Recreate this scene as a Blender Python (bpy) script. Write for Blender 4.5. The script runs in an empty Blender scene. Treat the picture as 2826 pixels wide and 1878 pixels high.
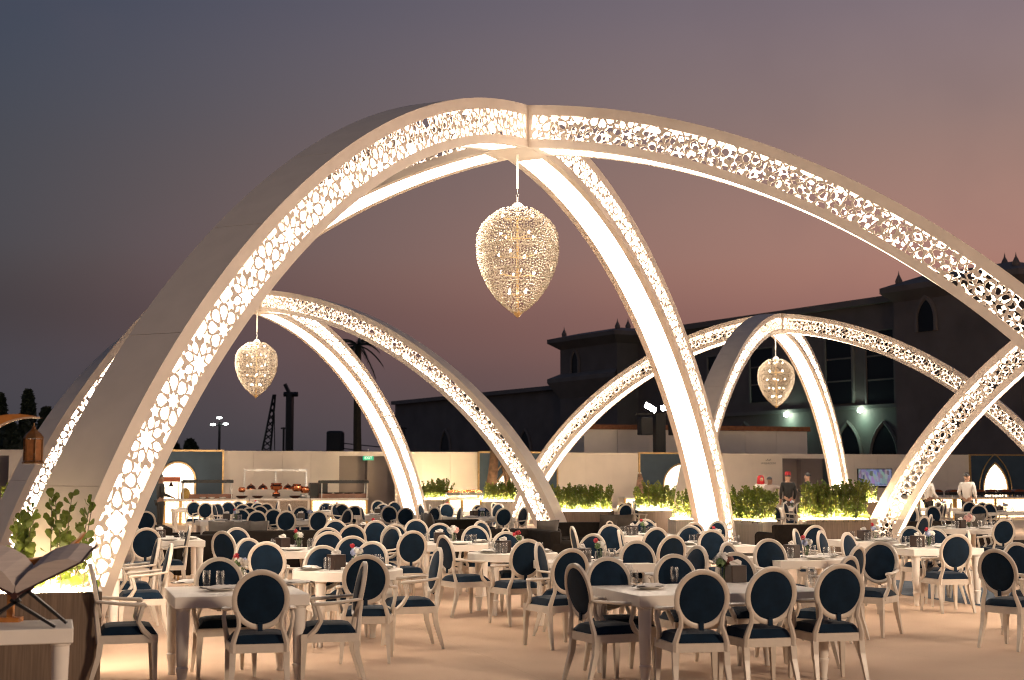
import bpy, math, random
import numpy as np
from mathutils import Vector, Matrix
from mathutils.geometry import delaunay_2d_cdt

R = math.radians
random.seed(7)
S = bpy.context.scene
COL = S.collection

# ------------------------------------------------------------------ camera
FPX, PITCH, CAMH = 3968.4, 0.09502, 1.71
cam = bpy.data.cameras.new('camera')
camo = bpy.data.objects.new('camera', cam); COL.objects.link(camo)
cam.sensor_width = 36.0
cam.lens = FPX / 2826.0 * 36.0
cam.clip_start = 0.1; cam.clip_end = 3000
camo.location = (0, 0, CAMH)
camo.rotation_euler = (math.pi / 2 + PITCH, 0, 0)
cam.dof.use_dof = True; cam.dof.focus_distance = 19.0; cam.dof.aperture_fstop = 2.8
S.camera = camo

# ------------------------------------------------------------------ sky (dusk)
def lin(c):
    c = c / 255.0
    return c / 12.92 if c <= 0.04045 else ((c + 0.055) / 1.055) ** 2.4
def srgb(r, g, b): return (lin(r), lin(g), lin(b), 1)

world = bpy.data.worlds.new('World'); S.world = world; world.use_nodes = True
nt = world.node_tree; nt.nodes.clear()
def wn(t, **k):
    n = nt.nodes.new(t)
    for a, b in k.items(): setattr(n, a, b)
    return n
L = nt.links.new
wtc = wn('ShaderNodeTexCoord'); sep = wn('ShaderNodeSeparateXYZ')
vneg = wn('ShaderNodeVectorMath', operation='NORMALIZE')
L(wtc.outputs['Generated'], vneg.inputs[0])
L(vneg.outputs[0], sep.inputs[0])
def ramp(stops):
    r = wn('ShaderNodeValToRGB'); cr = r.color_ramp; cr.interpolation = 'CARDINAL'
    while len(cr.elements) > 1: cr.elements.remove(cr.elements[-1])
    cr.elements[0].position = stops[0][0]; cr.elements[0].color = srgb(*stops[0][1])
    for p, c in stops[1:]:
        e = cr.elements.new(p); e.color = srgb(*c)
    return r
# z of the view direction, 0..1 ; the east (left) side and the afterglow (right)
mapz = wn('ShaderNodeMapRange'); mapz.inputs[1].default_value = -0.1; mapz.inputs[2].default_value = 0.9
L(sep.outputs[2], mapz.inputs[0])
left = ramp([(0.0, (40, 40, 46)), (.10, (56, 56, 64)), (.132, (63, 64, 71)), (.177, (66, 66, 73)), (.215, (63, 62, 67)), (.255, (67, 70, 77)), (.33, (66, 72, 83)), (.407, (60, 70, 87)), (.5, (52, 64, 84)), (1.0, (40, 52, 74))])
right = ramp([(0.0, (60, 50, 52)), (.10, (90, 74, 74)), (.132, (108, 86, 84)), (.177, (140, 100, 92)), (.215, (165, 117, 106)), (.25, (178, 132, 118)), (.33, (160, 130, 122)), (.407, (140, 122, 127)), (.5, (118, 108, 120)), (.68, (76, 82, 100)), (1.0, (44, 56, 78))])
L(mapz.outputs[0], left.inputs[0]); L(mapz.outputs[0], right.inputs[0])
az = wn('ShaderNodeVectorMath', operation='DOT_PRODUCT')
az.inputs[1].default_value = (math.sin(R(62)), math.cos(R(62)), 0)
L(vneg.outputs[0], az.inputs[0])
maz = wn('ShaderNodeMapRange', interpolation_type='SMOOTHSTEP'); maz.inputs[1].default_value = 0.02; maz.inputs[2].default_value = 0.88
L(az.outputs['Value'], maz.inputs[0])
mixs = wn('ShaderNodeMix', data_type='RGBA')
L(maz.outputs[0], mixs.inputs[0]); L(left.outputs[0], mixs.inputs[6]); L(right.outputs[0], mixs.inputs[7])
# faint drifting smoke / cloud
ns = wn('ShaderNodeTexNoise'); ns.inputs['Scale'].default_value = 7.0; ns.inputs['Detail'].default_value = 4.0
L(vneg.outputs[0], ns.inputs['Vector'])
mn = wn('ShaderNodeMapRange'); mn.inputs[1].default_value = 0.5; mn.inputs[2].default_value = 0.8; mn.inputs[3].default_value = 0.0; mn.inputs[4].default_value = 0.22
L(ns.outputs[0], mn.inputs[0])
mixc = wn('ShaderNodeMix', data_type='RGBA'); mixc.inputs[7].default_value = srgb(104, 88, 96)
L(mn.outputs[0], mixc.inputs[0]); L(mixs.outputs[2], mixc.inputs[6])
bg = wn('ShaderNodeBackground'); bg.inputs['Strength'].default_value = 0.7071
L(mixc.outputs[2], bg.inputs[0])
wo = wn('ShaderNodeOutputWorld'); L(bg.outputs[0], wo.inputs[0])

# the sun has set: only a weak wide afterglow low in the west
sun = bpy.data.lights.new('sun', 'SUN'); sun.energy = 0.05; sun.angle = R(30); sun.color = (1, .62, .5)
suno = bpy.data.objects.new('sun', sun); COL.objects.link(suno)
suno.rotation_euler = Vector((-math.sin(R(62)), -math.cos(R(62)), -0.1)).to_track_quat('-Z', 'Y').to_euler()

S.view_settings.view_transform = 'Standard'; S.view_settings.look = 'None'
S.view_settings.exposure = 0.5; S.view_settings.gamma = 1.0
S.cycles.use_denoising = True
S.cycles.pixel_filter_type = 'BLACKMAN_HARRIS'; S.cycles.filter_width = 1.0
S.cycles.max_bounces = 6; S.cycles.diffuse_bounces = 3; S.cycles.glossy_bounces = 3
S.cycles.transmission_bounces = 4; S.cycles.transparent_max_bounces = 10
S.cycles.caustics_reflective = False; S.cycles.caustics_refractive = False
S.cycles.sample_clamp_indirect = 4.0

WARM = (1.0, 0.82, 0.63)
ARCH_IN = 7.5
ARCH_E = 14.5
FLOOD = 13500      # arch light panels

# ------------------------------------------------------------------ image -> world helpers (placing things on known planes)
cP, sP = math.cos(PITCH), math.sin(PITCH)
def ray(px, py):
    a = (px - 1413.0) / FPX; b = (939.0 - py) / FPX
    return (a, cP - b * sP, sP + b * cP)
def onz(px, py, z):
    d = ray(px, py); t = (z - CAMH) / d[2]
    return (d[0] * t, d[1] * t, z)
def ony(px, py, Y):
    d = ray(px, py); t = Y / d[1]
    return (d[0] * t, Y, CAMH + d[2] * t)
def topx(p):
    y, z = p[1], p[2] - CAMH
    dep = y * cP + z * sP
    return 1413 + FPX * p[0] / dep, 939 - FPX * (-y * sP + z * cP) / dep

# ------------------------------------------------------------------ materials
MATS = {}
def mat(name, col, rough=0.6, metal=0.0, noise=0.0, nscale=8.0, bump=0.0, bscale=60.0, emit=None, estr=0.0, spec=0.5, sheen=0.0, coat=0.0, trans=0.0, stretch=None, col2=None):
    if name in MATS: return MATS[name]
    m = bpy.data.materials.new(name); m.use_nodes = True
    t = m.node_tree; b = t.nodes['Principled BSDF']
    b.inputs['Base Color'].default_value = (*col, 1); b.inputs['Roughness'].default_value = rough
    b.inputs['Metallic'].default_value = metal; b.inputs['Specular IOR Level'].default_value = spec
    b.inputs['Sheen Weight'].default_value = sheen; b.inputs['Coat Weight'].default_value = coat
    b.inputs['Transmission Weight'].default_value = trans
    if emit:
        b.inputs['Emission Color'].default_value = (*emit, 1); b.inputs['Emission Strength'].default_value = estr
    tc = t.nodes.new('ShaderNodeTexCoord')
    src = tc.outputs['Object']
    if stretch:
        mp = t.nodes.new('ShaderNodeMapping'); mp.inputs['Scale'].default_value = stretch
        t.links.new(src, mp.inputs[0]); src = mp.outputs[0]
    if noise > 0:
        n = t.nodes.new('ShaderNodeTexNoise'); n.inputs['Scale'].default_value = nscale; n.inputs['Detail'].default_value = 5
        t.links.new(src, n.inputs['Vector'])
        mx = t.nodes.new('ShaderNodeMix'); mx.data_type = 'RGBA'
        c2 = col2 or tuple(max(0, c * (1 - noise)) for c in col)
        c1 = col if col2 else tuple(min(1, c * (1 + noise * .5)) for c in col)
        mx.inputs[6].default_value = (*c1, 1); mx.inputs[7].default_value = (*c2, 1)
        mr = t.nodes.new('ShaderNodeMapRange'); mr.inputs[1].default_value = .3; mr.inputs[2].default_value = .7
        t.links.new(n.outputs[0], mr.inputs[0]); t.links.new(mr.outputs[0], mx.inputs[0])
        t.links.new(mx.outputs[2], b.inputs['Base Color'])
        r2 = t.nodes.new('ShaderNodeMapRange'); r2.inputs[3].default_value = max(0, rough - .08); r2.inputs[4].default_value = min(1, rough + .08)
        t.links.new(n.outputs[0], r2.inputs[0]); t.links.new(r2.outputs[0], b.inputs['Roughness'])
    if bump > 0:
        n2 = t.nodes.new('ShaderNodeTexNoise'); n2.inputs['Scale'].default_value = bscale; n2.inputs['Detail'].default_value = 3
        t.links.new(src, n2.inputs['Vector'])
        bp = t.nodes.new('ShaderNodeBump'); bp.inputs['Strength'].default_value = bump; bp.inputs['Distance'].default_value = .01
        t.links.new(n2.outputs[0], bp.inputs['Height']); t.links.new(bp.outputs[0], b.inputs['Normal'])
    MATS[name] = m
    return m
def emat(name, col, strength):
    if name in MATS: return MATS[name]
    m = bpy.data.materials.new(name); m.use_nodes = True; t = m.node_tree
    t.nodes.remove(t.nodes['Principled BSDF'])
    e = t.nodes.new('ShaderNodeEmission'); e.inputs[0].default_value = (*col, 1); e.inputs[1].default_value = strength
    t.links.new(e.outputs[0], t.nodes['Material Output'].inputs[0])
    MATS[name] = m; return m

M_white = mat('arch_white_paint', (.76, .665, .58), .5, noise=.06, nscale=3)
M_panel = emat('arch_light_panel', WARM, ARCH_E)
M_chairwood = mat('cream_painted_wood', (.62, .545, .465), .38, noise=.08, nscale=14, bump=.05, bscale=90)
M_velvet = mat('navy_velvet', (.0032, .0150, .034), .8, noise=.35, nscale=9, sheen=.06, spec=.15, bump=.1, bscale=260)
M_table = mat('white_satin_table', (.80, .74, .67), .48, noise=.05, nscale=6, spec=.3)
M_carpet = None
M_steel = mat('steel', (.6, .6, .6), .3, 1.0)
M_gold = mat('gold_trim', (.55, .36, .16), .35, .6, noise=.15)
M_black = mat('black_paint', (.015, .015, .016), .45)
M_dark = mat('dark_grey_metal', (.03, .03, .032), .5)
M_sofa = mat('brown_velvet_sofa', (.013, .0095, .0075), .85, noise=.3, nscale=7, sheen=.0, spec=.15, bump=.12, bscale=180)
M_planter = mat('brown_wood_grain', (.19, .13, .09), .5, noise=.35, nscale=4, stretch=(18, 18, .6))
M_planter2 = mat('pale_wood_grain', (.60, .51, .41), .5, noise=.25, nscale=4, stretch=(18, 18, .6))
M_wall = mat('beige_partition', (.86, .755, .65), .7, noise=.05, nscale=1.5)
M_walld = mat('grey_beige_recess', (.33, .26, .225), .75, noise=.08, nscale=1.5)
M_blue = mat('blue_board', (.040, .072, .105), .55, noise=.15, nscale=2)
M_copper = mat('copper', (.70, .27, .13), .22, 1.0, noise=.2, nscale=12)
M_copperd = mat('dark_bronze', (.10, .04, .03), .35, .7, noise=.2, nscale=12)
def leafmat(name, c1, c2):
    m = mat(name, c1, .42, noise=.5, nscale=5, col2=c2); t = m.node_tree; b = t.nodes['Principled BSDF']
    tr_ = t.nodes.new('ShaderNodeBsdfTranslucent'); mx = t.nodes.new('ShaderNodeMixShader'); mx.inputs[0].default_value = .5
    src_ = b.inputs['Base Color'].links[0].from_socket; t.links.new(src_, tr_.inputs[0])
    t.links.new(b.outputs[0], mx.inputs[1]); t.links.new(tr_.outputs[0], mx.inputs[2]); t.links.new(mx.outputs[0], t.nodes['Material Output'].inputs[0])
    return m
M_leaf = leafmat('leaf_green', (.095, .16, .028), (.19, .19, .034))
M_leafd = mat('tree_leaf_dark', (.035, .05, .03), .6, noise=.4, nscale=2)
M_stem = mat('stem_brown', (.10, .075, .04), .7, noise=.3)
M_soil = mat('soil', (.05, .035, .025), .95, noise=.4, nscale=20, bump=.6, bscale=40)
M_led = emat('planter_led', (1.0, .76, .42), 900.0)
M_led_near = emat('planter_led_near', (1.0, .74, .42), 110.0)
M_napkin = mat('white_linen', (.78, .74, .69), .8, noise=.05, bump=.2, bscale=40)
M_china = mat('white_china', (.8, .77, .72), .15, coat=.4)
M_brownbox = mat('dark_brown_box', (.035, .018, .013), .4, noise=.2)
M_skin = [mat('skin_tan', (.42, .24, .16), .55, noise=.1), mat('skin_brown', (.20, .10, .06), .55, noise=.1), mat('skin_light', (.50, .30, .21), .55, noise=.1)]
M_stone = mat('palace_stone', (.27, .215, .19), .85, noise=.2, nscale=.4, bump=.2, bscale=3)
M_stone2 = mat('palace_trim', (.31, .25, .22), .85, noise=.15, nscale=.6)
M_glassdark = mat('dark_window', (.012, .013, .016), .35, noise=.2, nscale=.3)

# clear glass: mostly lets light through, with a fresnel sheen
gm = bpy.data.materials.new('clear_glass'); gm.use_nodes = True; t = gm.node_tree; t.nodes.remove(t.nodes['Principled BSDF'])
tr = t.nodes.new('ShaderNodeBsdfTransparent'); tr.inputs[0].default_value = (.93, .93, .93, 1)
gl = t.nodes.new('ShaderNodeBsdfGlossy'); gl.inputs['Roughness'].default_value = .25
lw = t.nodes.new('ShaderNodeLayerWeight'); lw.inputs[0].default_value = .35
mr = t.nodes.new('ShaderNodeMapRange'); mr.inputs[3].default_value = .03; mr.inputs[4].default_value = .5
ms = t.nodes.new('ShaderNodeMixShader')
t.links.new(lw.outputs['Facing'], mr.inputs[0]); t.links.new(mr.outputs[0], ms.inputs[0]); t.links.new(tr.outputs[0], ms.inputs[1]); t.links.new(gl.outputs[0], ms.inputs[2])
t.links.new(ms.outputs[0], t.nodes['Material Output'].inputs[0])
M_glass = gm
# crystal beads: glossy, slightly translucent warm glass
cm = bpy.data.materials.new('crystal_beads'); cm.use_nodes = True; t = cm.node_tree; t.nodes.remove(t.nodes['Principled BSDF'])
g1 = t.nodes.new('ShaderNodeBsdfGlossy'); g1.inputs[0].default_value = (.90, .80, .66, 1); g1.inputs['Roughness'].default_value = .15
d1 = t.nodes.new('ShaderNodeBsdfTranslucent'); d1.inputs[0].default_value = (.66, .58, .48, 1)
d2 = t.nodes.new('ShaderNodeBsdfDiffuse'); d2.inputs[0].default_value = (.56, .49, .405, 1)
m1 = t.nodes.new('ShaderNodeMixShader'); m1.inputs[0].default_value = .5
m2 = t.nodes.new('ShaderNodeMixShader'); m2.inputs[0].default_value = .35
t.links.new(d1.outputs[0], m1.inputs[1]); t.links.new(d2.outputs[0], m1.inputs[2])
t.links.new(m1.outputs[0], m2.inputs[1]); t.links.new(g1.outputs[0], m2.inputs[2]); t.links.new(m2.outputs[0], t.nodes['Material Output'].inputs[0])
M_bead = cm

# ------------------------------------------------------------------ mesh builder
class MB:
    def __init__(s): s.v = []; s.f = []
    def add(s, vs, fs):
        o = len(s.v); s.v += [tuple(p) for p in vs]; s.f += [tuple(i + o for i in f) for f in fs]; return s
    def box(s, x0, x1, y0, y1, z0, z1):
        return s.add([(x0, y0, z0), (x1, y0, z0), (x1, y1, z0), (x0, y1, z0), (x0, y0, z1), (x1, y0, z1), (x1, y1, z1), (x0, y1, z1)],
                     [(0, 3, 2, 1), (4, 5, 6, 7), (0, 1, 5, 4), (1, 2, 6, 5), (2, 3, 7, 6), (3, 0, 4, 7)])
    def tube(s, pts, rad, n=8, cap=True, sq=(1, 1), ph=0.0):
        pts = [Vector(p) for p in pts]
        if not hasattr(rad, '__len__'): rad = [rad] * len(pts)
        vs = []; prev = None
        for i, p in enumerate(pts):
            d = (pts[min(i + 1, len(pts) - 1)] - pts[max(i - 1, 0)]).normalized()
            if prev is None:
                a = Vector((0, 0, 1)) if abs(d.z) < .9 else Vector((1, 0, 0))
                u = d.cross(a).normalized()
            else:
                u = (prev - d * prev.dot(d)).normalized()
            prev = u; w = d.cross(u)
            for k in range(n):
                t = 2 * math.pi * (k + ph) / n
                vs.append(p + (u * math.cos(t) * sq[0] + w * math.sin(t) * sq[1]) * rad[i])
        fs = []
        for i in range(len(pts) - 1):
            for k in range(n):
                a = i * n + k; b = i * n + (k + 1) % n
                fs.append((a, b, b + n, a + n))
        if cap:
            fs.append(tuple(range(n - 1, -1, -1))); fs.append(tuple(range((len(pts) - 1) * n, len(pts) * n)))
        return s.add(vs, fs)
    def lathe(s, prof, n=16, c=(0, 0, 0), sx=1, sy=1):
        vs = []; fs = []
        for r, z in prof:
            for k in range(n):
                t = 2 * math.pi * k / n
                vs.append((c[0] + r * math.cos(t) * sx, c[1] + r * math.sin(t) * sy, c[2] + z))
        for i in range(len(prof) - 1):
            for k in range(n):
                a = i * n + k; b = i * n + (k + 1) % n
                fs.append((a, b, b + n, a + n))
        fs.append(tuple(range(n - 1, -1, -1))); fs.append(tuple(range((len(prof) - 1) * n, len(prof) * n)))
        return s.add(vs, fs)
    def prism(s, poly, z0, z1):
        n = len(poly)
        vs = [(x, y, z0) for x, y in poly] + [(x, y, z1) for x, y in poly]
        fs = [tuple(range(n - 1, -1, -1)), tuple(range(n, 2 * n))] + [(i, (i + 1) % n, n + (i + 1) % n, n + i) for i in range(n)]
        return s.add(vs, fs)
    def wallprism(s, poly, y0, y1):
        """outline in x,z extruded along y"""
        n = len(poly)
        vs = [(x, y0, z) for x, z in poly] + [(x, y1, z) for x, z in poly]
        fs = [tuple(range(n)), tuple(range(2 * n - 1, n - 1, -1))] + [((i + 1) % n, i, n + i, n + (i + 1) % n) for i in range(n)]
        return s.add(vs, fs)
    def mesh(s, name, m, smooth=False, bevel=0):
        me = bpy.data.meshes.new(name); me.from_pydata(s.v, [], s.f); me.update()
        if m: me.materials.append(m)
        if smooth:
            me.polygons.foreach_set('use_smooth', [True] * len(me.polygons))
            try: me.set_sharp_from_angle(angle=R(40))
            except Exception: pass
        return me
def rbox(x0, x1, y0, y1, z0, z1, b=.02):
    """box with chamfered edges (rounded look) : one MB"""
    m = MB()
    def ring(i, z):
        return [(x0 + i + b, y0 + i, z), (x1 - i - b, y0 + i, z), (x1 - i, y0 + i + b, z), (x1 - i, y1 - i - b, z), (x1 - i - b, y1 - i, z), (x0 + i + b, y1 - i, z), (x0 + i, y1 - i - b, z), (x0 + i, y0 + i + b, z)]
    rings = [ring(b, z0), ring(.3 * b, z0 + .3 * b), ring(0, z0 + b), ring(0, z1 - b), ring(.3 * b, z1 - .3 * b), ring(b, z1)]
    vs = [p for r in rings for p in r]; fs = []
    for i in range(5):
        for k in range(8):
            a = i * 8 + k; c = i * 8 + (k + 1) % 8
            fs.append((a, c, c + 8, a + 8))
    fs.append(tuple(range(7, -1, -1))); fs.append(tuple(range(40, 48)))
    return m.add(vs, fs)

def ob(name, me, parent=None, loc=(0, 0, 0), rot=(0, 0, 0), scale=None):
    o = bpy.data.objects.new(name, me); COL.objects.link(o)
    if parent: o.parent = parent
    o.location = loc; o.rotation_euler = rot
    if scale: o.scale = scale
    if name in ('foliage', 'crown') or name.endswith('blossoms'): o['kind'] = 'stuff'
    return o
TH = []
def tag(o, label, cat, group=None):
    o['label'] = label; o['category'] = cat
    if group: o['group'] = group
    TH.append(o); return o
def empty(name, loc=(0, 0, 0), rz=0):
    o = bpy.data.objects.new(name, None); COL.objects.link(o); o.empty_display_size = .1
    o.location = loc; o.rotation_euler = (0, 0, rz); return o
def struct(name, me, loc=(0, 0, 0), rot=(0, 0, 0)):
    o = ob(name, me, None, loc, rot); o['kind'] = 'structure'; return o
def copytree(o, loc, rz, parent=None):
    c = o.copy(); COL.objects.link(c); c.parent = parent
    if parent is None: c.location = loc; c.rotation_euler = (0, 0, rz)
    for ch in o.children: copytree(ch, None, None, c)
    return c
def light(name, kind, loc, energy, col=WARM, size=.1, parent=None):
    l = bpy.data.lights.new(name, kind); l.energy = energy; l.color = col
    if kind == 'POINT': l.shadow_soft_size = size
    o = bpy.data.objects.new(name, l); COL.objects.link(o); o.location = loc
    if parent: o.parent = parent
    return o

# ------------------------------------------------------------------ ground
g = MB().add([(-1500, -300, -.02), (1500, -300, -.02), (1500, 2500, -.02), (-1500, 2500, -.02)], [(0, 1, 2, 3)])
struct('ground', g.mesh('ground', mat('sandy_ground', (.20, .15, .11), .9, noise=.3, nscale=.3)))
cmt = mat('tan_carpet', (.54, .355, .23), .95, noise=.10, nscale=.8, bump=.25, bscale=160, sheen=.15)
TILT = R(17.6)      # everything on the site is laid out on axes turned by this much
ct, st = math.cos(TILT), math.sin(TILT)
def site(u, v, z=0): return (u * ct - v * st, u * st + v * ct, z)
g = MB()
# carpet runs laid side by side, each its own strip with a hairline butt joint
w = 4.0
for i in range(-9, 10):
    x0, x1 = i * w + .0006, (i + 1) * w - .0006
    q = MB().add([site(x0, -14, 0), site(x1, -14, 0), site(x1, 62, 0), site(x0, 62, 0)], [(0, 1, 2, 3)])
    g.add(q.v, q.f)
struct('carpet_floor', g.mesh('carpet_floor', cmt))
# blue-grey runner crossing behind the right-hand tables
a = onz(2440, 1598, .004); b = onz(2490, 1642, .004); c = onz(2826, 1690, .004); d = onz(2826, 1632, .004)
def ext(p, q, k): return tuple(p[i] + (q[i] - p[i]) * k for i in range(3))
q = MB().add([a, b, ext(b, c, 3), ext(a, d, 3)], [(0, 1, 2, 3)])
o = struct('carpet_runner', q.mesh('carpet_runner', mat('blue_grey_carpet', (.10, .13, .17), .95, noise=.15, nscale=3, bump=.2, bscale=160)))

# ------------------------------------------------------------------ arch pavilions
KN = [7.177, 7.236, 7.114, 7.448, 8.13, 8.161, 9.334, 9.976]
AW = .628; ADEP = .628
ku = np.linspace(-1, 1, 8)
cheb = np.polynomial.chebyshev.Chebyshev.fit(ku, KN, 5, domain=[-1, 1])
th = np.linspace(0, 1, 600)
rr = cheb(th * 2 - 1); ang = math.pi / 2 * (1 - th)
PR, PZ = rr * np.cos(ang), rr * np.sin(ang)
ds = np.hypot(np.diff(PR), np.diff(PZ)); SS = np.concatenate([[0], np.cumsum(ds)])
TR, TZ = np.gradient(PR, SS), np.gradient(PZ, SS)
NR, NZ = -TZ, TR
LEN = SS[-1]
def prof(s, t):
    """point of the arch side: s along the outer curve, t inwards"""
    r = np.interp(s, SS, PR); z = np.interp(s, SS, PZ); nr = np.interp(s, SS, NR); nz = np.interp(s, SS, NZ)
    return float(r - t * nr), float(z - t * nz)
def unprof(r, z):
    k = np.argmin((PR - r) ** 2 + (PZ - z) ** 2)
    dr, dz = r - PR[k], z - PZ[k]
    s = SS[k] + dr * TR[k] + dz * TZ[k]
    return float(s), float(-(dr * NR[k] + dz * NZ[k]))

def star_lattice():
    """holes of the cut-out screen: one cell of an eight-fold star pattern (period .75 m) laid over the arch side"""
    A = .75; H = []
    def rot(P, a, cx=0, cy=0):
        c, s = math.cos(a), math.sin(a); return [(cx + x * c - y * s, cy + x * s + y * c) for x, y in P]
    def star(n, R_, r, ph): return [((R_ if k % 2 == 0 else r) * math.cos(ph + math.pi * k / n), (R_ if k % 2 == 0 else r) * math.sin(ph + math.pi * k / n)) for k in range(2 * n)]
    def soft(Q, f=.2):
        Z = []
        for i in range(len(Q)):
            a, b = Q[i], Q[(i + 1) % len(Q)]
            Z.append((a[0] * (1 - f) + b[0] * f, a[1] * (1 - f) + b[1] * f)); Z.append((a[0] * f + b[0] * (1 - f), a[1] * f + b[1] * (1 - f)))
        return Z
    H.append(star(8, .120, .070, 0))                                   # star in the rosette
    H.append([(x + .5, y + .5) for x, y in star(8, .168, .088, 0)])    # large eight-pointed star
    for k in range(8):
        a = k * math.pi / 4; b = a + math.pi / 8
        H.append(rot([(.138, .024), (.232, .080), (.287, .064), (.321, 0), (.287, -.064), (.232, -.080), (.138, -.024)], a))      # petals
        H.append(rot(star(5, .100, .047, math.pi), b, .378 * math.cos(b), .378 * math.sin(b)))                                    # five-pointed stars
        H.append(soft(rot([(.140, 0), (.185, .053), (.250, .053), (.296, .018), (.296, -.018), (.250, -.053), (.185, -.053)], b, .5, .5), .16))   # ovals round the large star
    for cx, cy, a in ((.5, 0, 0), (0, .5, math.pi / 2)):
        H.append(soft(rot([(.153, 0), (.087, .078), (.055, .13), (0, .188), (-.055, .13), (-.087, .078), (-.153, 0), (-.087, -.078), (-.055, -.13), (0, -.188), (.055, -.13), (.087, -.078)], a, cx, cy), .2))
    for sx in (1, -1):
        for sy in (1, -1):
            H.append([(.5 - sx * (.5 - (.300 + x)), .5 - sy * (.5 - (.300 + y))) for x, y in ((.047, .047), (-.018, .030), (-.047, -.047), (.030, -.018))])
    G = []
    for h in H:
        mx, my = sum(q[0] for q in h) / len(h), sum(q[1] for q in h) / len(h)
        G.append([((mx + (x - mx) * 1.05) * A, (my + (y - my) * 1.05) * A) for x, y in h])
    return G
def clip(poly, ax, val, keep_ge):
    out = []
    n = len(poly)
    for i in range(n):
        p, q = poly[i], poly[(i + 1) % n]
        dp = (p[ax] - val) * (1 if keep_ge else -1); dq = (q[ax] - val) * (1 if keep_ge else -1)
        if dp >= 0: out.append(p)
        if dp * dq < 0:
            t = dp / (dp - dq); out.append(tuple(p[k] + t * (q[k] - p[k]) for k in (0, 1)))
    return out
def screen_mesh():
    cells = star_lattice(); holes = []
    T0, T1 = .15, .505; S0 = .42; S1 = LEN - .25
    for i in range(-1, 16):
        for j in range(-1, 12):
            ox, oy = .75 * i, .18 + .75 * j
            s, t = unprof(ox + .375, oy + .375)
            if t < -1.0 or t > 1.6: continue
            for c in cells:
                P = [unprof(x + ox, y + oy) for x, y in c]
                if max(p[1] for p in P) < T0 or min(p[1] for p in P) > T1: continue
                if max(p[0] for p in P) < S0 or min(p[0] for p in P) > S1: continue
                for ax, v, ge in ((1, T0, 1), (1, T1, 0), (0, S0, 1), (0, S1, 0)):
                    P = clip(P, ax, v, ge)
                    if len(P) < 3: break
                if len(P) < 3: continue
                ar = abs(sum(P[k][0] * P[(k + 1) % len(P)][1] - P[(k + 1) % len(P)][0] * P[k][1] for k in range(len(P)))) / 2
                if ar < 2.5e-4: continue
                D = [P[0]]
                for p in P[1:]:
                    if math.hypot(p[0] - D[-1][0], p[1] - D[-1][1]) > .003: D.append(p)
                if len(D) < 3: continue
                if sum(D[k - 1][0] * D[k][1] - D[k][0] * D[k - 1][1] for k in range(len(D))) < 0: D.reverse()
                holes.append(D)
    ns = int(LEN / .12)
    SB = [AW / 2 + (LEN - AW / 2) * k / ns for k in range(ns + 1)]
    V = [Vector((s, 0)) for s in SB] + [Vector((s, ADEP)) for s in reversed(SB)]
    nb_ = len(V); E = [(k, (k + 1) % nb_) for k in range(nb_)]
    for h in holes:
        o = len(V); V += [Vector(p) for p in h]; E += [(o + k, o + (k + 1) % len(h)) for k in range(len(h))]
    # construction lines so that the borders bend with the curve
    for tt in (T0 - .02, T1 + .02):
        o = len(V); V += [Vector((s, tt)) for s in SB[1:-1]]; E += [(o + k, o + k + 1) for k in range(len(SB) - 3)]
    v2, e2, f2, ov, oe, of = delaunay_2d_cdt(V, E, [], 0, 1e-6)
    HB = [(min(q[0] for q in h), max(q[0] for q in h), h) for h in holes]
    def inside(x, y):
        for x0, x1, h in HB:
            if x < x0 or x > x1: continue
            c = False; j = len(h) - 1
            for i in range(len(h)):
                if (h[i][1] > y) != (h[j][1] > y) and x < (h[j][0] - h[i][0]) * (y - h[i][1]) / (h[j][1] - h[i][1]) + h[i][0]: c = not c
                j = i
            if c: return True
        return False
    tris = [f for f in f2 if not inside(sum(v2[i].x for i in f) / len(f), sum(v2[i].y for i in f) / len(f))]
    m = MB(); n = len(v2)
    P3 = [prof(p.x, p.y) for p in v2]
    hh = .007
    m.v = [(r, -hh, z) for r, z in P3] + [(r, hh, z) for r, z in P3]
    cnt = {}
    for f in tris:
        f = list(f)
        m.f.append(tuple(f)); m.f.append(tuple(i + n for i in reversed(f)))
        for k in range(len(f)):
            a, b = f[k], f[(k + 1) % len(f)]
            cnt[(a, b)] = cnt.get((a, b), 0) + 1
    for (a, b) in cnt:
        if (b, a) not in cnt: m.f.append((b, a, a + n, b + n))
    return m.mesh('lattice_screen', M_white)
ME_screen = screen_mesh()
def curved_slab(s0, s1, t0, t1, y0, y1, step=.12):
    n = max(2, int((s1 - s0) / step)); m = MB()
    for k in range(n + 1):
        s = s0 + (s1 - s0) * k / n
        a = prof(s, t0); b = prof(s, t1)
        m.v += [(a[0], y0, a[1]), (a[0], y1, a[1]), (b[0], y1, b[1]), (b[0], y0, b[1])]
    for k in range(n):
        o = 4 * k
        for i in range(4):
            j = (i + 1) % 4
            m.f.append((o + i, o + j, o + 4 + j, o + 4 + i))
    m.f += [(3, 2, 1, 0), (4 * n, 4 * n + 1, 4 * n + 2, 4 * n + 3)]
    return m
hw = AW / 2
NCOV = 7
ME_cov = []
for k in range(NCOV):
    a = hw + (LEN - hw) * k / NCOV; b = hw + (LEN - hw) * (k + 1) / NCOV
    cv = curved_slab(a + .003, b - .003, .0, .012, -hw + .008, hw - .008)
    q = curved_slab(a + .01, min(b + .05, LEN), .0125, .016, -hw + .009, hw - .009); cv.add(q.v, q.f)      # lapped backing closes the seam
    ME_cov.append(cv.mesh('cover_panel', M_white, True))
fr = MB()
for y0, y1 in ((-hw + .009, -hw + .105), (hw - .105, hw - .009)):
    q = curved_slab(hw, LEN, ADEP - .03, ADEP - .002, y0, y1); fr.add(q.v, q.f)
q = curved_slab(hw, .52, ADEP - .031, ADEP - .003, -hw + .106, hw - .106); fr.add(q.v, q.f)
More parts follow.
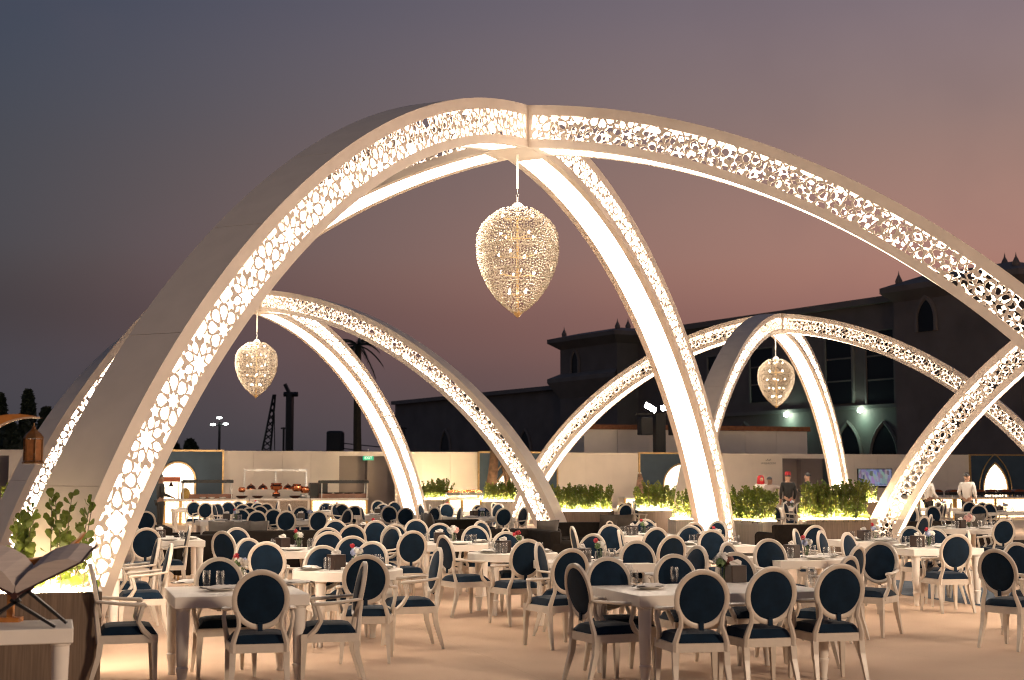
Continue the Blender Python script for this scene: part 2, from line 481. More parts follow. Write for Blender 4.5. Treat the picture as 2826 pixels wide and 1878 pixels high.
ME_rib = fr.mesh('rib_frame', M_white, True)
ME_in = curved_slab(.5, LEN - .3, .024, .030, -.22, .22).mesh('inner_led_panel', emat('arch_inner_led', WARM, ARCH_IN), True)
ME_back = curved_slab(.53, LEN - .8, ADEP - .036, ADEP - .026, -hw + .107, hw - .107).mesh('inner_diffuser', emat('arch_inner_led', WARM, ARCH_IN), True)
ME_lp = curved_slab(.53, LEN - .8, ADEP - .022, ADEP - .014, -hw + .107, hw - .107).mesh('light_panel', M_panel, True)
zt = prof(hw, 0)[1]; zb = prof(hw, ADEP)[1]
ME_hub = MB().box(-hw + .009, hw - .009, -hw + .009, hw - .009, zt - .02, zt + .004).mesh('crown_cap', M_white)
ME_hub2 = MB().box(-hw + .009, hw - .009, -hw + .009, hw - .009, zb - .006, zb + .018).mesh('crown_base', M_white)
PAV = [(0.082, 21.196), (-7.512, 42.126), (8.893, 48.315), (16.3, 26.3)]
LEGA = [R(-115.7), R(-25.7), R(64.3), R(154.3)]
PLAB = ['huge white lattice arch pavilion of four glowing legs in the foreground',
        'white lattice arch pavilion behind the big one on the left',
        'smaller looking white lattice arch pavilion in the right background',
        'white lattice arch leg leaning in from the right edge']
for i, (cx, cy) in enumerate(PAV):
    pv = tag(empty('arch_pavilion', (cx, cy, 0)), PLAB[i], 'arch pavilion', 'lattice arch pavilions')
    ob('crown_cap', ME_hub, pv, rot=(0, 0, LEGA[0])); ob('crown_base', ME_hub2, pv, rot=(0, 0, LEGA[0]))
    for a in LEGA:
        rib = ob('arch_rib', ME_rib, pv, rot=(0, 0, a))
        for sd in (-1, 1): ob('lattice_screen', ME_screen, rib, loc=(0, sd * (hw - .001), 0))
        for m in ME_cov: ob('cover_panel', m, rib)
        ob('light_panel', ME_lp, rib); ob('inner_led_panel', ME_in, rib); ob('inner_diffuser', ME_back, rib)

# ------------------------------------------------------------------ crystal lanterns
EG = [(0, .15), (.04, .47), (.11, .71), (.18, .88), (.26, .975), (.36, 1.0), (.465, .99), (.54, .955), (.64, .86), (.76, .71), (.87, .50), (.95, .28), (1, .1)]
LH, LR = 1.60, .605
def egg(t): return LR * float(np.interp(t, [a for a, b in EG], [b for a, b in EG]))
bd = MB()
OCT = [(1, 0, 0), (-1, 0, 0), (0, 1, 0), (0, -1, 0), (0, 0, 1), (0, 0, -1)]
OCF = [(0, 2, 4), (2, 1, 4), (1, 3, 4), (3, 0, 4), (2, 0, 5), (1, 2, 5), (3, 1, 5), (0, 3, 5)]
def bead(t, phi, r):
    q = egg(min(max(t, 0), 1)) + random.uniform(-.008, .008)
    c = (q * math.cos(phi), q * math.sin(phi), -t * LH)
    bd.add([(c[0] + r * x, c[1] + r * y, c[2] + r * z) for x, y, z in OCT], OCF)
rows = 8
for j in range(rows):
    tc = .05 + (j + .5) * .93 / rows
    q = egg(tc); n = max(6, int(2 * math.pi * q / .19))
    for k in range(n):
        ph = 2 * math.pi * (k + .5 * (j % 2)) / n
        for ring, cnt_ in ((1.0, 21), (.60, 12), (.2, 3)):
            for b in range(cnt_):
                u = 2 * math.pi * (b + .3 * j) / cnt_
                aw = .096 * ring; ah = .128 * ring
                tt = tc + ah * math.cos(u) / LH
                if 0 < tt < 1: bead(tt, ph + aw * math.sin(u) / max(egg(tt), .06), .0165)
for k in range(160):
    tt = random.random() ** .9; bead(tt, random.uniform(0, 6.283), .0115)
ME_beads = bd.mesh('crystal_beads', M_bead)
cap = MB().lathe([(.0, .06), (.05, .055), (.085, .02), (.10, -.02), (.09, -.04)], 16)
cap.tube([(.0, 0, .06), (0, 0, .14)], .012); ME_cap = cap.mesh('top_cap', M_china, True)
fin = MB().lathe([(.06, -LH + .02), (.07, -LH), (.05, -LH - .03), (.02, -LH - .06), (.0, -LH - .07)], 12); ME_fin = fin.mesh('bottom_finial', M_gold, True)
core = MB().tube([(0, 0, -.02), (0, 0, -LH)], .018, 8)
for j in range(5):
    for k in range(4):
        a = k * math.pi / 2 + j * .6; r = .5 * egg((j + .7) / 5.6)
        core.tube([(0, 0, -LH * (j + .7) / 5.6), (r * math.cos(a), r * math.sin(a), -LH * (j + .7) / 5.6 + .03)], .008, 5)
ME_core = core.mesh('inner_frame', M_gold)
ME_bulb = MB().lathe([(0, -.02), (.014, -.016), (.02, 0), (.014, .016), (0, .03)], 8).mesh('bulb', emat('lantern_bulb', (1, .88, .68), 30.0), True)
LANT = [(0, 560, 868, 'large egg shaped crystal bead lantern hanging from the foreground arches'),
        (1, 937, 1090, 'crystal bead lantern hanging from the left background arches'),
        (2, 985, 1120, 'crystal bead lantern hanging from the right background arches')]
for (i, y0, y1, lb) in LANT:
    cx, cy = PAV[i]
    ztop = ony(1413, y0, cy)[2]
    e = tag(empty('crystal_lantern', (cx, cy, ztop - .06)), lb, 'lantern', 'crystal egg lanterns')
    o = ob('crystal_beads', ME_beads, e); o['kind'] = 'stuff'
    ob('top_cap', ME_cap, e); ob('bottom_finial', ME_fin, e); ob('inner_frame', ME_core, e)
    L0 = zb - (ztop - .06)
    rod = MB().tube([(0, 0, .27), (0, 0, L0 - .008)], .017, 8)
    ob('hanging_rod', rod.mesh('hanging_rod', M_white, True), e)
    lk = MB()
    for s_ in (.16, .22):
        lk.tube([(.018 * math.cos(u), 0 if s_ < .2 else .018 * math.cos(u), s_ + .035 * math.sin(u)) if s_ < .2 else (0, .018 * math.cos(u), s_ + .035 * math.sin(u)) for u in [k * math.pi / 5 for k in range(11)]], .005, 5, False)
    ob('chain_links', lk.mesh('chain_links', M_steel), e)
    for j in range(5):
        for k in range(4):
            a = k * math.pi / 2 + j * .6; r = .5 * egg((j + .7) / 5.6)
            ob('bulb', ME_bulb, e, (r * math.cos(a), r * math.sin(a), -LH * (j + .7) / 5.6 + .06))
    light('lantern_glow', 'POINT', (0, 0, -.7), 9, (1, .84, .68), .35, e)
# ------------------------------------------------------------------ tables
def turned_leg():
    return MB().lathe([(.030, 0), (.034, .01), (.030, .03), (.040, .12), (.046, .155), (.050, .165), (.050, .18), (.040, .19), (.044, .20), (.050, .40), (.055, .60), (.055, .635), (.062, .64), (.062, .66)], 14)
ME_leg = turned_leg().mesh('leg', M_table, True)
TABLES = []
def table(name, c, shape, sx, sy, desc):
    e = tag(empty('round_table' if shape == 'r' else 'dining_table', (c[0], c[1], 0), TILT), desc, 'table', 'dining tables')
    if shape == 'r':
        n = 40; poly = [(sx / 2 * math.cos(2 * math.pi * k / n), sx / 2 * math.sin(2 * math.pi * k / n)) for k in range(n)]
        t = MB().prism(poly, .66, .745)
        poly2 = [(p[0] * .993, p[1] * .993) for p in poly]; t.prism(poly2, .7452, .75)
        ob('table_top', t.mesh('table_top', M_table, True), e); k = .30 * sx
        L4 = [(-k, -k), (k, -k), (k, k), (-k, k)]
    else:
        ob('table_top', rbox(-sx / 2, sx / 2, -sy / 2, sy / 2, .655, .75, .006).mesh('table_top', M_table), e)
        a, b = sx / 2 - .075, sy / 2 - .075; L4 = [(-a, -b), (a, -b), (a, b), (-a, b)]
    for p in L4: ob('leg', ME_leg, e, (p[0], p[1], 0))
    TABLES.append(dict(name=name, c=c, shape=shape, sx=sx, sy=sy, e=e)); return e
def tc(px, py): p = onz(px, py, .75); return (p[0], p[1])
TL = [  # short name, centre, shape, size, label
 ('front left square table', (-2.36, 12.39), 's', 1.09, 1.15, 'white square table with glasses and plates at the front left'),
 ('front right long table', (1.71, 12.62), 's', 1.78, 1.15, 'long white rectangular table at the front right'),
 ('left round table', tc(960, 1572), 'r', 1.15, 0, 'white round table behind the front left square table'),
 ('table behind left arch leg', (-4.75, 15.5), 's', 1.1, 1.1, 'white table half hidden behind the near left arch leg'),
 ('middle square table', tc(1637, 1551), 's', 1.08, 1.08, 'white square table directly behind the front right long table'),
 ('right square table', tc(2212, 1540), 's', 1.15, 1.1, 'white square table right behind the front right long table'),
 ('centre round table', tc(1415, 1526), 'r', 1.15, 0, 'white round table in the centre beside the open floor'),
 ('second left table', tc(805, 1517), 's', 1.2, 1.15, 'white table laden with glasses behind the left round table'),
 ('long centre table', tc(1235, 1499), 'r', 1.45, 0, 'wide white round table in the centre behind the open floor'),
 ('table by right arch leg', tc(1965, 1504), 's', 1.1, 1.1, 'white table beside the base of the tall glowing arch leg'),
 ('table before brown sofa', tc(1765, 1477), 's', 1.15, 1.1, 'white table in front of the right brown sofa'),
 ('rear right table', tc(2555, 1510), 's', 1.1, 1.1, 'white square table standing over the blue runner at right'),
 ('flower table at right', tc(2668, 1458), 'r', 1.5, 0, 'white round table with pink bouquet at the right'),
 ('table at arch foot', tc(2405, 1492), 's', 1.05, 1.05, 'white table in front of the leaning right arch foot'),
 ('right edge table', (6.2, 16.3), 's', 1.1, 1.1, 'white table cut off by the right picture edge'),
 ('table at left sofas', tc(462, 1490), 's', 1.05, 1.05, 'white table left of the brown sofas'),
 ('far left buffet table', tc(527, 1405), 's', 1.1, 1.1, 'small white table close to the left buffet counter'),
 ('far table behind cushions', tc(640, 1437), 's', 1.5, 1.1, 'white table behind the sofa with three cushions'),
 ('far left middle table', tc(845, 1436), 's', 1.1, 1.1, 'white table between two black oval chair backs at left'),
 ('far table before copper pots', tc(700, 1405), 's', 1.5, 1.1, 'white table in front of the copper pots'),
 ('far table by lit counter', tc(925, 1412), 's', 1.3, 1.1, 'white table in front of the glowing buffet counter'),
 ('far table left of arch foot', tc(1055, 1421), 's', 1.6, 1.1, 'white table just left of the rear glowing arch foot'),
 ('paper covered table', tc(1022, 1474), 's', 1.1, 1.1, 'white table with paper menu in the left middle'),
 ('far centre table', tc(1230, 1413), 's', 1.2, 1.1, 'white far table right of the rear glowing arch foot'),
 ('far vase table', tc(1322, 1428), 's', 1.5, 1.1, 'white far table with vase in front of the planter'),
 ('far right buffet table', tc(2770, 1413), 's', 2.6, 1.0, 'long white table before the right buffet counter'),
 ('far right table', tc(2600, 1403), 's', 1.2, 1.1, 'white table near the two chefs'),
 ('far table between planters', tc(1745, 1403), 's', 1.1, 1.1, 'white far table in the gap between two planters'),
 ('far table behind dark sofa', tc(2180, 1402), 's', 1.2, 1.1, 'white far table behind the small black sofa'),
]
for t_ in TL: table(*t_)

# ------------------------------------------------------------------ oval back armchairs
def chair_proto():
    P = {}
    # seat cushion: softly domed trapezoid
    m = MB(); nx, ny = 10, 10
    def sp(u, v, top):
        w_ = (.235 if v > 0 else .235 - .03 * (-v)) ; x = u * (.215 + .03 * (v + 1) / 2 + .0); y = -.215 + (v + 1) / 2 * .46
        rnd = (1 - abs(u) ** 5) * (1 - abs(v) ** 5)
        return (x, y, (.425 + .078 * max(rnd, 0) ** .45) if top else .42)
    for top in (1, 0):
        o = len(m.v)
        for j in range(ny + 1):
            for i in range(nx + 1): m.v.append(sp(2 * i / nx - 1, 2 * j / ny - 1, top))
        for j in range(ny):
            for i in range(nx):
                a = o + j * (nx + 1) + i; f = (a, a + 1, a + nx + 2, a + nx + 1)
                m.f.append(f if top else tuple(reversed(f)))
    P['seat'] = m.mesh('seat', M_velvet, True)
    # seat frame
    m = MB()
    pl = [(-.225, -.225), (.225, -.225), (.258, .25), (-.258, .25)]
    n_ = 4
    inn = [(-.20, -.20), (.20, -.20), (.232, .225), (-.232, .225)]
    for z0, z1 in ((.355, .423),):
        vs = [(x, y, z0) for x, y in pl] + [(x, y, z1) for x, y in pl] + [(x, y, z0) for x, y in inn] + [(x, y, z1) for x, y in inn]
        fs = []
        for i in range(4):
            j = (i + 1) % 4
            fs += [(i, j, 4 + j, 4 + i), (8 + j, 8 + i, 12 + i, 12 + j), (4 + i, 4 + j, 12 + j, 12 + i), (8 + i, 8 + j, j, i)]
        m.add(vs, fs)
    m.add([(x, y, .40) for x, y in inn], [(0, 1, 2, 3)])
    P['seat_frame'] = m.mesh('seat_frame', M_chairwood)
    # oval back, tilted
    tl = R(11); cz, cyb = .767, -.255
    def bp(a, r, dy, off=0):
        x = (.2225 - r) * math.cos(a); zz = (.2375 - r) * math.sin(a)
        return (x, cyb - zz * math.sin(tl) + dy * math.cos(tl), cz + zz * math.cos(tl) + dy * math.sin(tl))
    n = 40; m = MB()
    sec = [(0.0, -.012), (.004, .014), (.016, .021), (.030, .016), (.041, .010), (.041, -.010), (.030, -.016), (.012, -.019)]
    for k in range(n):
        a = 2 * math.pi * k / n
        for r, dy in sec: m.v.append(bp(a, r, dy))
    q = len(sec)
    for k in range(n):
        for i in range(q):
            a = k * q + i; b = k * q + (i + 1) % q; c = ((k + 1) % n) * q + (i + 1) % q; d = ((k + 1) % n) * q + i
            m.f.append((a, b, c, d))
    # posts sweeping from the seat up into the oval
    for s in (-1, 1):
        m.tube([(s * .205, -.215, .36), (s * .205, -.222, .43), (s * .185, -.232, .50), (s * .163, -.238, .56), (s * .166, -.246, .62), (s * .185, -.250, .68)], [.024, .024, .021, .019, .018, .014], 6)
    P['back_frame'] = m.mesh('back_frame', M_chairwood, True)
    # padded oval, front and back
    m = MB(); rings = [(.038, .0), (.055, .5), (.10, .85), (.16, 1.0)]
    for sgn, thk in ((1, .026), (-1, .012)):
        o = len(m.v)
        for r, f in rings:
            for k in range(n): m.v.append(bp(2 * math.pi * k / n, r, sgn * (.006 + thk * f)))
        m.v.append(bp(0, .2225, sgn * (.006 + thk)))
        c = len(m.v) - 1
        for i in range(3):
            for k in range(n):
                a = o + i * n + k; b = o + i * n + (k + 1) % n
                f = (a, b, b + n, a + n); m.f.append(f if sgn < 0 else f[::-1])
        for k in range(n):
            f = (o + 3 * n + k, o + 3 * n + (k + 1) % n, c); m.f.append(f if sgn < 0 else f[::-1])
    # little fabric tail where the back cover closes
    t0 = bp(-math.pi / 2, .04, -.022); m.box(-.018, .018, t0[1] - .006, t0[1] + .004, t0[2] - .045, t0[2] + .02)
    P['backrest'] = m.mesh('backrest', M_velvet, True)
    # legs
    for nm, pts, rd in (('leg_f', [(0, 0, .36), (.004, .004, .28), (.012, .012, .0)], [.031, .028, .016]),
                        ('leg_r', [(0, 0, .36), (.002, -.012, .25), (.012, -.062, .08), (.016, -.085, .0)], [.030, .027, .020, .016])):
        P[nm] = MB().tube(pts, rd, 4, ph=.5, sq=(1.15, 1.15)).mesh('leg', M_chairwood)
        P[nm + 'm'] = MB().tube([(-x, y, z) for x, y, z in pts], rd, 4, ph=.5, sq=(1.15, 1.15)).mesh('leg', M_chairwood)
    for s, nm in ((-1, 'arm_l'), (1, 'arm_r')):
        m = MB()
        m.tube([(s * .214, -.243, .700), (s * .245, -.17, .692), (s * .272, -.05, .680), (s * .275, .06, .672), (s * .262, .135, .668), (s * .262, .15, .655)], [.015, .017, .019, .021, .023, .016], 8, sq=(1, .8))
        m.tube([(s * .262, .125, .665), (s * .272, .105, .60), (s * .262, .09, .53), (s * .245, .13, .46), (s * .240, .19, .40)], [.019, .019, .020, .023, .024], 6)
        P[nm] = m.mesh('armrest', M_chairwood, True)
    m = MB().tube([(.05 * math.cos(u), -.305, .985 + .05 * math.sin(u)) for u in [k * math.pi / 8 for k in range(9)]], .012, 6)
    P['handle'] = m.mesh('handle', M_chairwood, True)
    return P
CP = chair_proto()
def build_chair(loc, rz):
    e = empty('armchair', loc, rz)
    for nm in ('seat', 'seat_frame', 'backrest', 'back_frame'): ob(nm, CP[nm], e)
    ob('leg', CP['leg_fm'], e, (-.228, .222, 0)); ob('leg', CP['leg_f'], e, (.228, .222, 0))
    ob('leg', CP['leg_rm'], e, (-.205, -.205, 0)); ob('leg', CP['leg_r'], e, (.205, -.205, 0))
    ob('armrest', CP['arm_l'], e); ob('armrest', CP['arm_r'], e)
    return e
# every chair: pixel of the top of its oval back (placed on the plane one metre up), heading, + small turn
N, SO, EA, WE = 0, 180, -90, 90       # N: back to camera, SO: facing camera, EA: facing right, WE: facing left
CH = [
 (722, 1572, N, -8), (604, 1537, SO, 0), (1008, 1549, WE, -8), (1010, 1530, N, -14), (1213, 1510, WE, 0), (1140, 1464, N, 10), (1086, 1453, WE, 30), (1090, 1445, N, 0),
 (1396, 1466, SO, 0), (1457, 1487, N, 6), (1484, 1496, EA, -35), (1222, 1476, EA, 10), (1310, 1450, SO, 0), (1213, 1443, SO, -5), (1147, 1432, SO, 0), (1120, 1400, N, 0),
 (880, 1409, N, 10), (791, 1409, N, 5), (925, 1434, SO, 0), (908, 1466, N, 5), (904, 1455, SO, 0), (973, 1447, N, -6), (972, 1478, SO, 0), (1030, 1493, WE, 45), (890, 1504, SO, 5),
 (735, 1494, N, -20), (683, 1484, EA, -60), (613, 1465, EA, 40), (652, 1455, SO, 20), (405, 1456, N, 6), (439, 1485, WE, 2), (474, 1499, WE, -2), (526, 1450, WE, 0), (402, 1410, N, 0),
 (1584, 1554, EA, 10), (1940, 1571, N, -8), (2133, 1563, N, 0), (2321, 1555, N, -8), (2347, 1533, N, 32), (2370, 1505, N, 34), (2431, 1494, WE, 35), (2641, 1473, N, -8), (2672, 1464, WE, -25),
 (2510, 1452, SO, 6), (2577, 1456, SO, 0), (2551, 1424, N, 25), (2570, 1420, WE, -40), (2772, 1432, N, -5), (2790, 1428, WE, -45), (2745, 1514, EA, 22), (2803, 1496, SO, 0), (2336, 1469, SO, 30), (2263, 1464, SO, 40),
 (2251, 1449, N, 10), (2193, 1459, EA, -40), (2120, 1486, SO, 0), (2025, 1523, SO, 0), (1928, 1505, WE, 10), (1858, 1528, SO, 0), (1675, 1536, SO, 0), (1858, 1476, N, 10), (1812, 1455, N, 10), (1756, 1491, SO, 0),
 (1706, 1462, EA, -25), (1639, 1472, WE, 35), (1578, 1452, EA, -10), (1683, 1446, SO, 0), (1578, 1513, N, 8), (1780, 1432, SO, 0), (1728, 1391, N, 5), (1916, 1441, N, 10), (1906, 1450, WE, 40), (1962, 1461, SO, 0), (1983, 1437, WE, 25), (2004, 1496, SO, 35),
 (2513, 1400, N, 5), (2573, 1396, SO, 0), (2599, 1393, WE, -45), (2610, 1390, WE, -45), (2626, 1387, WE, -35), (2676, 1384, N, -5), (2701, 1393, EA, 50), (2729, 1389, SO, 0), (2533, 1391, EA, -30), (2710, 1386, SO, 0),
 (535, 1384, SO, 0), (568, 1387, N, 5), (599, 1389, SO, 40), (588, 1391, EA, -20), (630, 1385, SO, 0), (657, 1382, SO, 0), (690, 1385, N, 0), (712, 1387, SO, 0), (735, 1388, N, 5), (670, 1391, SO, 5), (665, 1404, SO, 0), (689, 1399, N, 0), (717, 1395, SO, 0), (710, 1409, N, 5), (755, 1404, SO, 0), (768, 1383, WE, 0), (797, 1391, EA, 0),
 (830, 1397, SO, 0), (899, 1387, SO, 0), (925, 1390, EA, -50), (944, 1390, N, 0), (979, 1395, N, 0), (962, 1405, WE, 20), (996, 1400, EA, -20), (1043, 1381, SO, 0), (1057, 1390, SO, 0), (1073, 1396, SO, 0), (1036, 1436, SO, 0), (1088, 1384, SO, 0),
 (1158, 1391, EA, -35), (1185, 1392, EA, -20), (1201, 1399, WE, 30), (1232, 1389, SO, 0), (1272, 1401, WE, -5), (1322, 1393, SO, 0), (1332, 1397, SO, 0), (1361, 1387, SO, 50), (1377, 1390, WE, 35), (1392, 1401, N, 10), (1448, 1400, WE, 15), (1716, 1388, SO, 20), (1773, 1383, SO, 0), (1752, 1387, EA, -40),
 (2137, 1396, SO, 30), (2165, 1387, EA, -45), (2209, 1387, N, 0), (2202, 1388, EA, -50), (2222, 1378, SO, 0), (1325, 1437, SO, 30),
]
CHW = []
HAND = {8, 66}
for i, (px, py, hd, dv) in enumerate(CH):
    p = onz(px, py, 1.0)
    rz = TILT + R(hd + dv + random.uniform(-3, 3))
    # the top of the back lies .30 behind the chair centre
    bx, by = 0, -.30
    c = (p[0] - (bx * math.cos(rz) - by * math.sin(rz)), p[1] - (bx * math.sin(rz) + by * math.cos(rz)))
    CHW.append((c, rz, hd))
# chairs whose tops are hidden in the photograph
CHW.append(((-3.22, 12.15), TILT + R(-90), EA)); CHW.append(((-4.35, 14.45), TILT + R(4), N))
CHW.append(((-5.5, 15.2), TILT + R(-88), EA))
VIEW = {N: 'seen from behind', SO: 'facing the camera', EA: 'facing right', WE: 'facing left'}
for i, (c, rz, hd) in enumerate(CHW):
    e = build_chair((c[0], c[1], 0), rz)
    T = min(TABLES, key=lambda t: (t['c'][0] - c[0]) ** 2 + (t['c'][1] - c[1]) ** 2)
    tag(e, 'navy oval-back armchair %s at %s' % (VIEW[hd], T['name']), 'chair', 'white framed navy oval-back armchairs')
    if i in HAND: ob('handle', CP['handle'], e)

# ------------------------------------------------------------------ table ware
ME_glass = MB().lathe([(.0, .0), (.024, .0), (.028, .004), (.034, .03), (.037, .07), (.034, .115), (.0325, .118), (.031, .115), (.034, .07), (.031, .035), (.022, .014), (.0, .012)], 16).mesh('water_glass', M_glass, True)
ME_plate = MB().lathe([(0, .004), (.07, .003), (.10, .010), (.13, .022), (.132, .025), (.10, .016), (.065, .009), (0, .009)], 24).mesh('plate', M_china, True)
def napkin_mesh():
    m = MB(); n = 8; W, D = .17, .075
    for j in range(n + 1):
        for i in range(n + 1):
            u, v = i / n * 2 - 1, j / n * 2 - 1
            m.v.append((u * W * (1 - .10 * abs(v)), v * D + .012 * math.sin(u * 4), .026 + .022 * (1 - v * v) ** .5 * (1 - .4 * abs(u)) + .005 * math.sin(u * 7 + v * 5)))
    for j in range(n):
        for i in range(n):
            a = j * (n + 1) + i; m.f.append((a, a + 1, a + n + 2, a + n + 1))
    o = len(m.v); m.v += [(x, y, .0245) for x, y, z in m.v]
    for k in range(len(m.f)): m.f.append(tuple(i + o for i in reversed(m.f[k])))
    return m.mesh('folded_napkin', M_napkin, True)
ME_nap = napkin_mesh()
def setting(x, y, rz, tn, fork=True):
    e = tag(empty('place_setting_plate', (x, y, .7505), rz), 'white plate with folded napkin on %s' % tn, 'plate', 'place settings')
    ob('plate', ME_plate, e); ob('folded_napkin', ME_nap, e, rot=(0, 0, random.uniform(-.5, .5)))
def glass(x, y, tn):
    o = ob('water_glass', ME_glass, None, (x, y, .7505)); o.scale = (1.08, 1.08, 1.15)
    tag(o, 'clear stemless water glass on %s' % tn, 'glass', 'water glasses')
ME_boxb = rbox(-.075, .075, -.075, .075, 0, .155, .006).mesh('box_body', M_brownbox)
tis = MB().add([(-.05, -.012, 0), (.05, -.012, 0), (.065, .01, .035), (.02, .0, .055), (-.03, -.01, .04), (-.06, .012, .03), (.05, .014, 0), (-.05, .014, 0)], [(0, 1, 2, 3, 4, 5), (7, 5, 4, 3, 2, 6), (0, 5, 7), (1, 6, 2)])
ME_tissue = tis.mesh('tissue', M_napkin)
def tbox(x, y, rz, tn):
    e = tag(empty('tissue_box', (x, y, .7505), rz), 'dark brown tissue box on %s' % tn, 'tissue box', 'brown tissue boxes')
    ob('box_body', ME_boxb, e); ob('tissue', ME_tissue, e, (0, 0, .153))
ME_vase = MB().lathe([(0, 0), (.042, 0), (.05, .01), (.055, .06), (.050, .10), (.053, .115), (.050, .115), (.046, .10), (.050, .06), (.045, .014), (0, .012)], 16).mesh('vase', M_glass, True)
def blossom(m, c, r, k=9):
    for _ in range(k * 3):
        d = Vector((random.gauss(0, 1), random.gauss(0, 1), random.gauss(.3, 1))).normalized()
        p = Vector(c) + d * r * random.uniform(.55, 1); u = d.orthogonal().normalized() * r * .42; w_ = d.cross(u).normalized() * r * .42
        m.add([p - u - w_, p + u - w_ * .8, p + u * .9 + w_ + d * r * .12, p - u * .8 + w_], [(0, 1, 2, 3)])
FC = {'w': mat('white_petal', (.74, .70, .64), .6, noise=.1), 'b': mat('pale_blue_petal', (.36, .40, .58), .6, noise=.2), 'r': mat('red_petal', (.58, .030, .045), .5, noise=.2), 'p': mat('pink_petal', (.80, .46, .42), .6, noise=.2), 'g': mat('green_sprig', (.10, .16, .05), .6, noise=.3), 'n': mat('brown_sprig', (.20, .07, .05), .6, noise=.3)}
def vase(x, y, tn, spec, lab, big=1.0):
    e = tag(empty('flower_vase', (x, y, .7505)), '%s on %s' % (lab, tn), 'flower vase', 'flower vases')
    ob('vase', ME_vase, e)
    stm = MB()
    for k in range(5):
        a = k * 1.256; stm.tube([(.01 * math.cos(a), .01 * math.sin(a), .015), (.035 * math.cos(a), .035 * math.sin(a), .14)], .004, 5)
    ob('stems', stm.mesh('stems', FC['g']), e)
    for ch in set(spec):
        m = MB()
        for i, s in enumerate(spec):
            if s != ch: continue
            a = i * 2.4; r = .055 * big * (i / max(1, len(spec) - 1)) ** .5
            blossom(m, (r * math.cos(a), r * math.sin(a), .145 + .05 * big * (1 - (r / .06) ** 2 * .5) + (.055 if s == 'r' else 0)), .036 * big if s != 'r' else .027)
        ob({'w': 'white_blossoms', 'b': 'blue_blossoms', 'r': 'red_blossom', 'p': 'pink_blossoms', 'g': 'leaves', 'n': 'brown_sprigs'}[ch], m.mesh('blossoms', FC[ch]), e)
def z75(px, py): p = onz(px, py, .75); return p[0], p[1]
fl = 'front left square table'
for p in ((570, 1618), (607, 1619)): glass(*z75(*p), fl)
for p, r_ in (((512, 1615), 1.2), ((607, 1631), 0), ((815, 1615), -1.2)): setting(*z75(*p), TILT + r_, fl)
vase(*z75(664, 1609), fl, 'bbwbrwbg', 'glass vase of pale blue blossoms and red bloom')
frt = 'front right long table'
for p in ((1736, 1598), (1750, 1616), (1861, 1606), (2240, 1607), (2244, 1618)): glass(*z75(*p), frt)
for p, r_ in (((1684, 1607), 1.4), ((1790, 1626), .3), ((1825, 1593), -.2)): setting(*z75(*p), TILT + r_, frt)
vase(*z75(1996, 1604), frt, 'wwwnwnwgn', 'white hydrangea bouquet with brown sprigs', 1.35)
tbox(*z75(2031, 1607), .3, frt)
GEN = {2: 'rb', 4: 'rw', 5: 'rb', 6: 'r', 7: 'rw', 8: 'w', 9: 'rb', 10: 'rw', 11: 'rb', 12: 'p', 13: 'rb', 14: None, 15: None, 3: None}
for i, T in enumerate(TABLES):
    if i < 2: continue
    tn = T['name']; cx, cy = T['c']; sx = T['sx']; sy = T['sy'] or sx
    near = cy < 30
    def tp(u, v): return cx + u * ct - v * st, cy + u * st + v * ct
    spec = GEN.get(i, 'rb' if i % 3 else 'b')
    hx, hy = sx / 2 - .2, sy / 2 - .2
    rs = random.Random(i * 13)
    if near:
        for (u, v, r_) in ((0, -hy, 0), (0, hy, 0), (-hx, 0, 1.57), (hx, 0, 1.57)):
            x, y = tp(u + rs.uniform(-.05, .05), v); setting(x, y, TILT + r_, tn)
        for (u, v) in ((.2, -hy + .12), (-hx + .12, -.2), (-.2, hy - .1), (hx - .1, .22)):
            x, y = tp(u, v); glass(x, y, tn)
            if rs.random() < .55: x, y = tp(u + .09, v + .02); glass(x, y, tn)
    else:
        for (u, v) in ((.15, -hy + .1), (-hx + .1, -.1)):
            x, y = tp(u, v); glass(x, y, tn)
        x, y = tp(-.3, -hy); setting(x, y, TILT, tn)
    if spec:
        x, y = tp(.10, .06)
        sp = {'rb': 'bbwbrwbb', 'rw': 'wwwwrwwg', 'r': 'rrgwr', 'w': 'wwwwwpww', 'p': 'pwpppwppr', 'b': 'bbbwbbbb'}[spec]
        lab = {'rb': 'vase of blue white blossoms with red bloom', 'rw': 'vase of white blossoms with red bloom', 'r': 'vase of red blooms', 'w': 'vase of cream white blossoms', 'p': 'full pink bouquet', 'b': 'vase of pale blue blossoms'}[spec]
        vase(x, y, tn, sp, lab, 1.5 if spec == 'p' else (1.25 if spec == 'w' else 1.0))
    if i not in (3, 14, 16):
        x, y = tp(-.12, .02); tbox(x, y, rs.uniform(0, 1), tn)

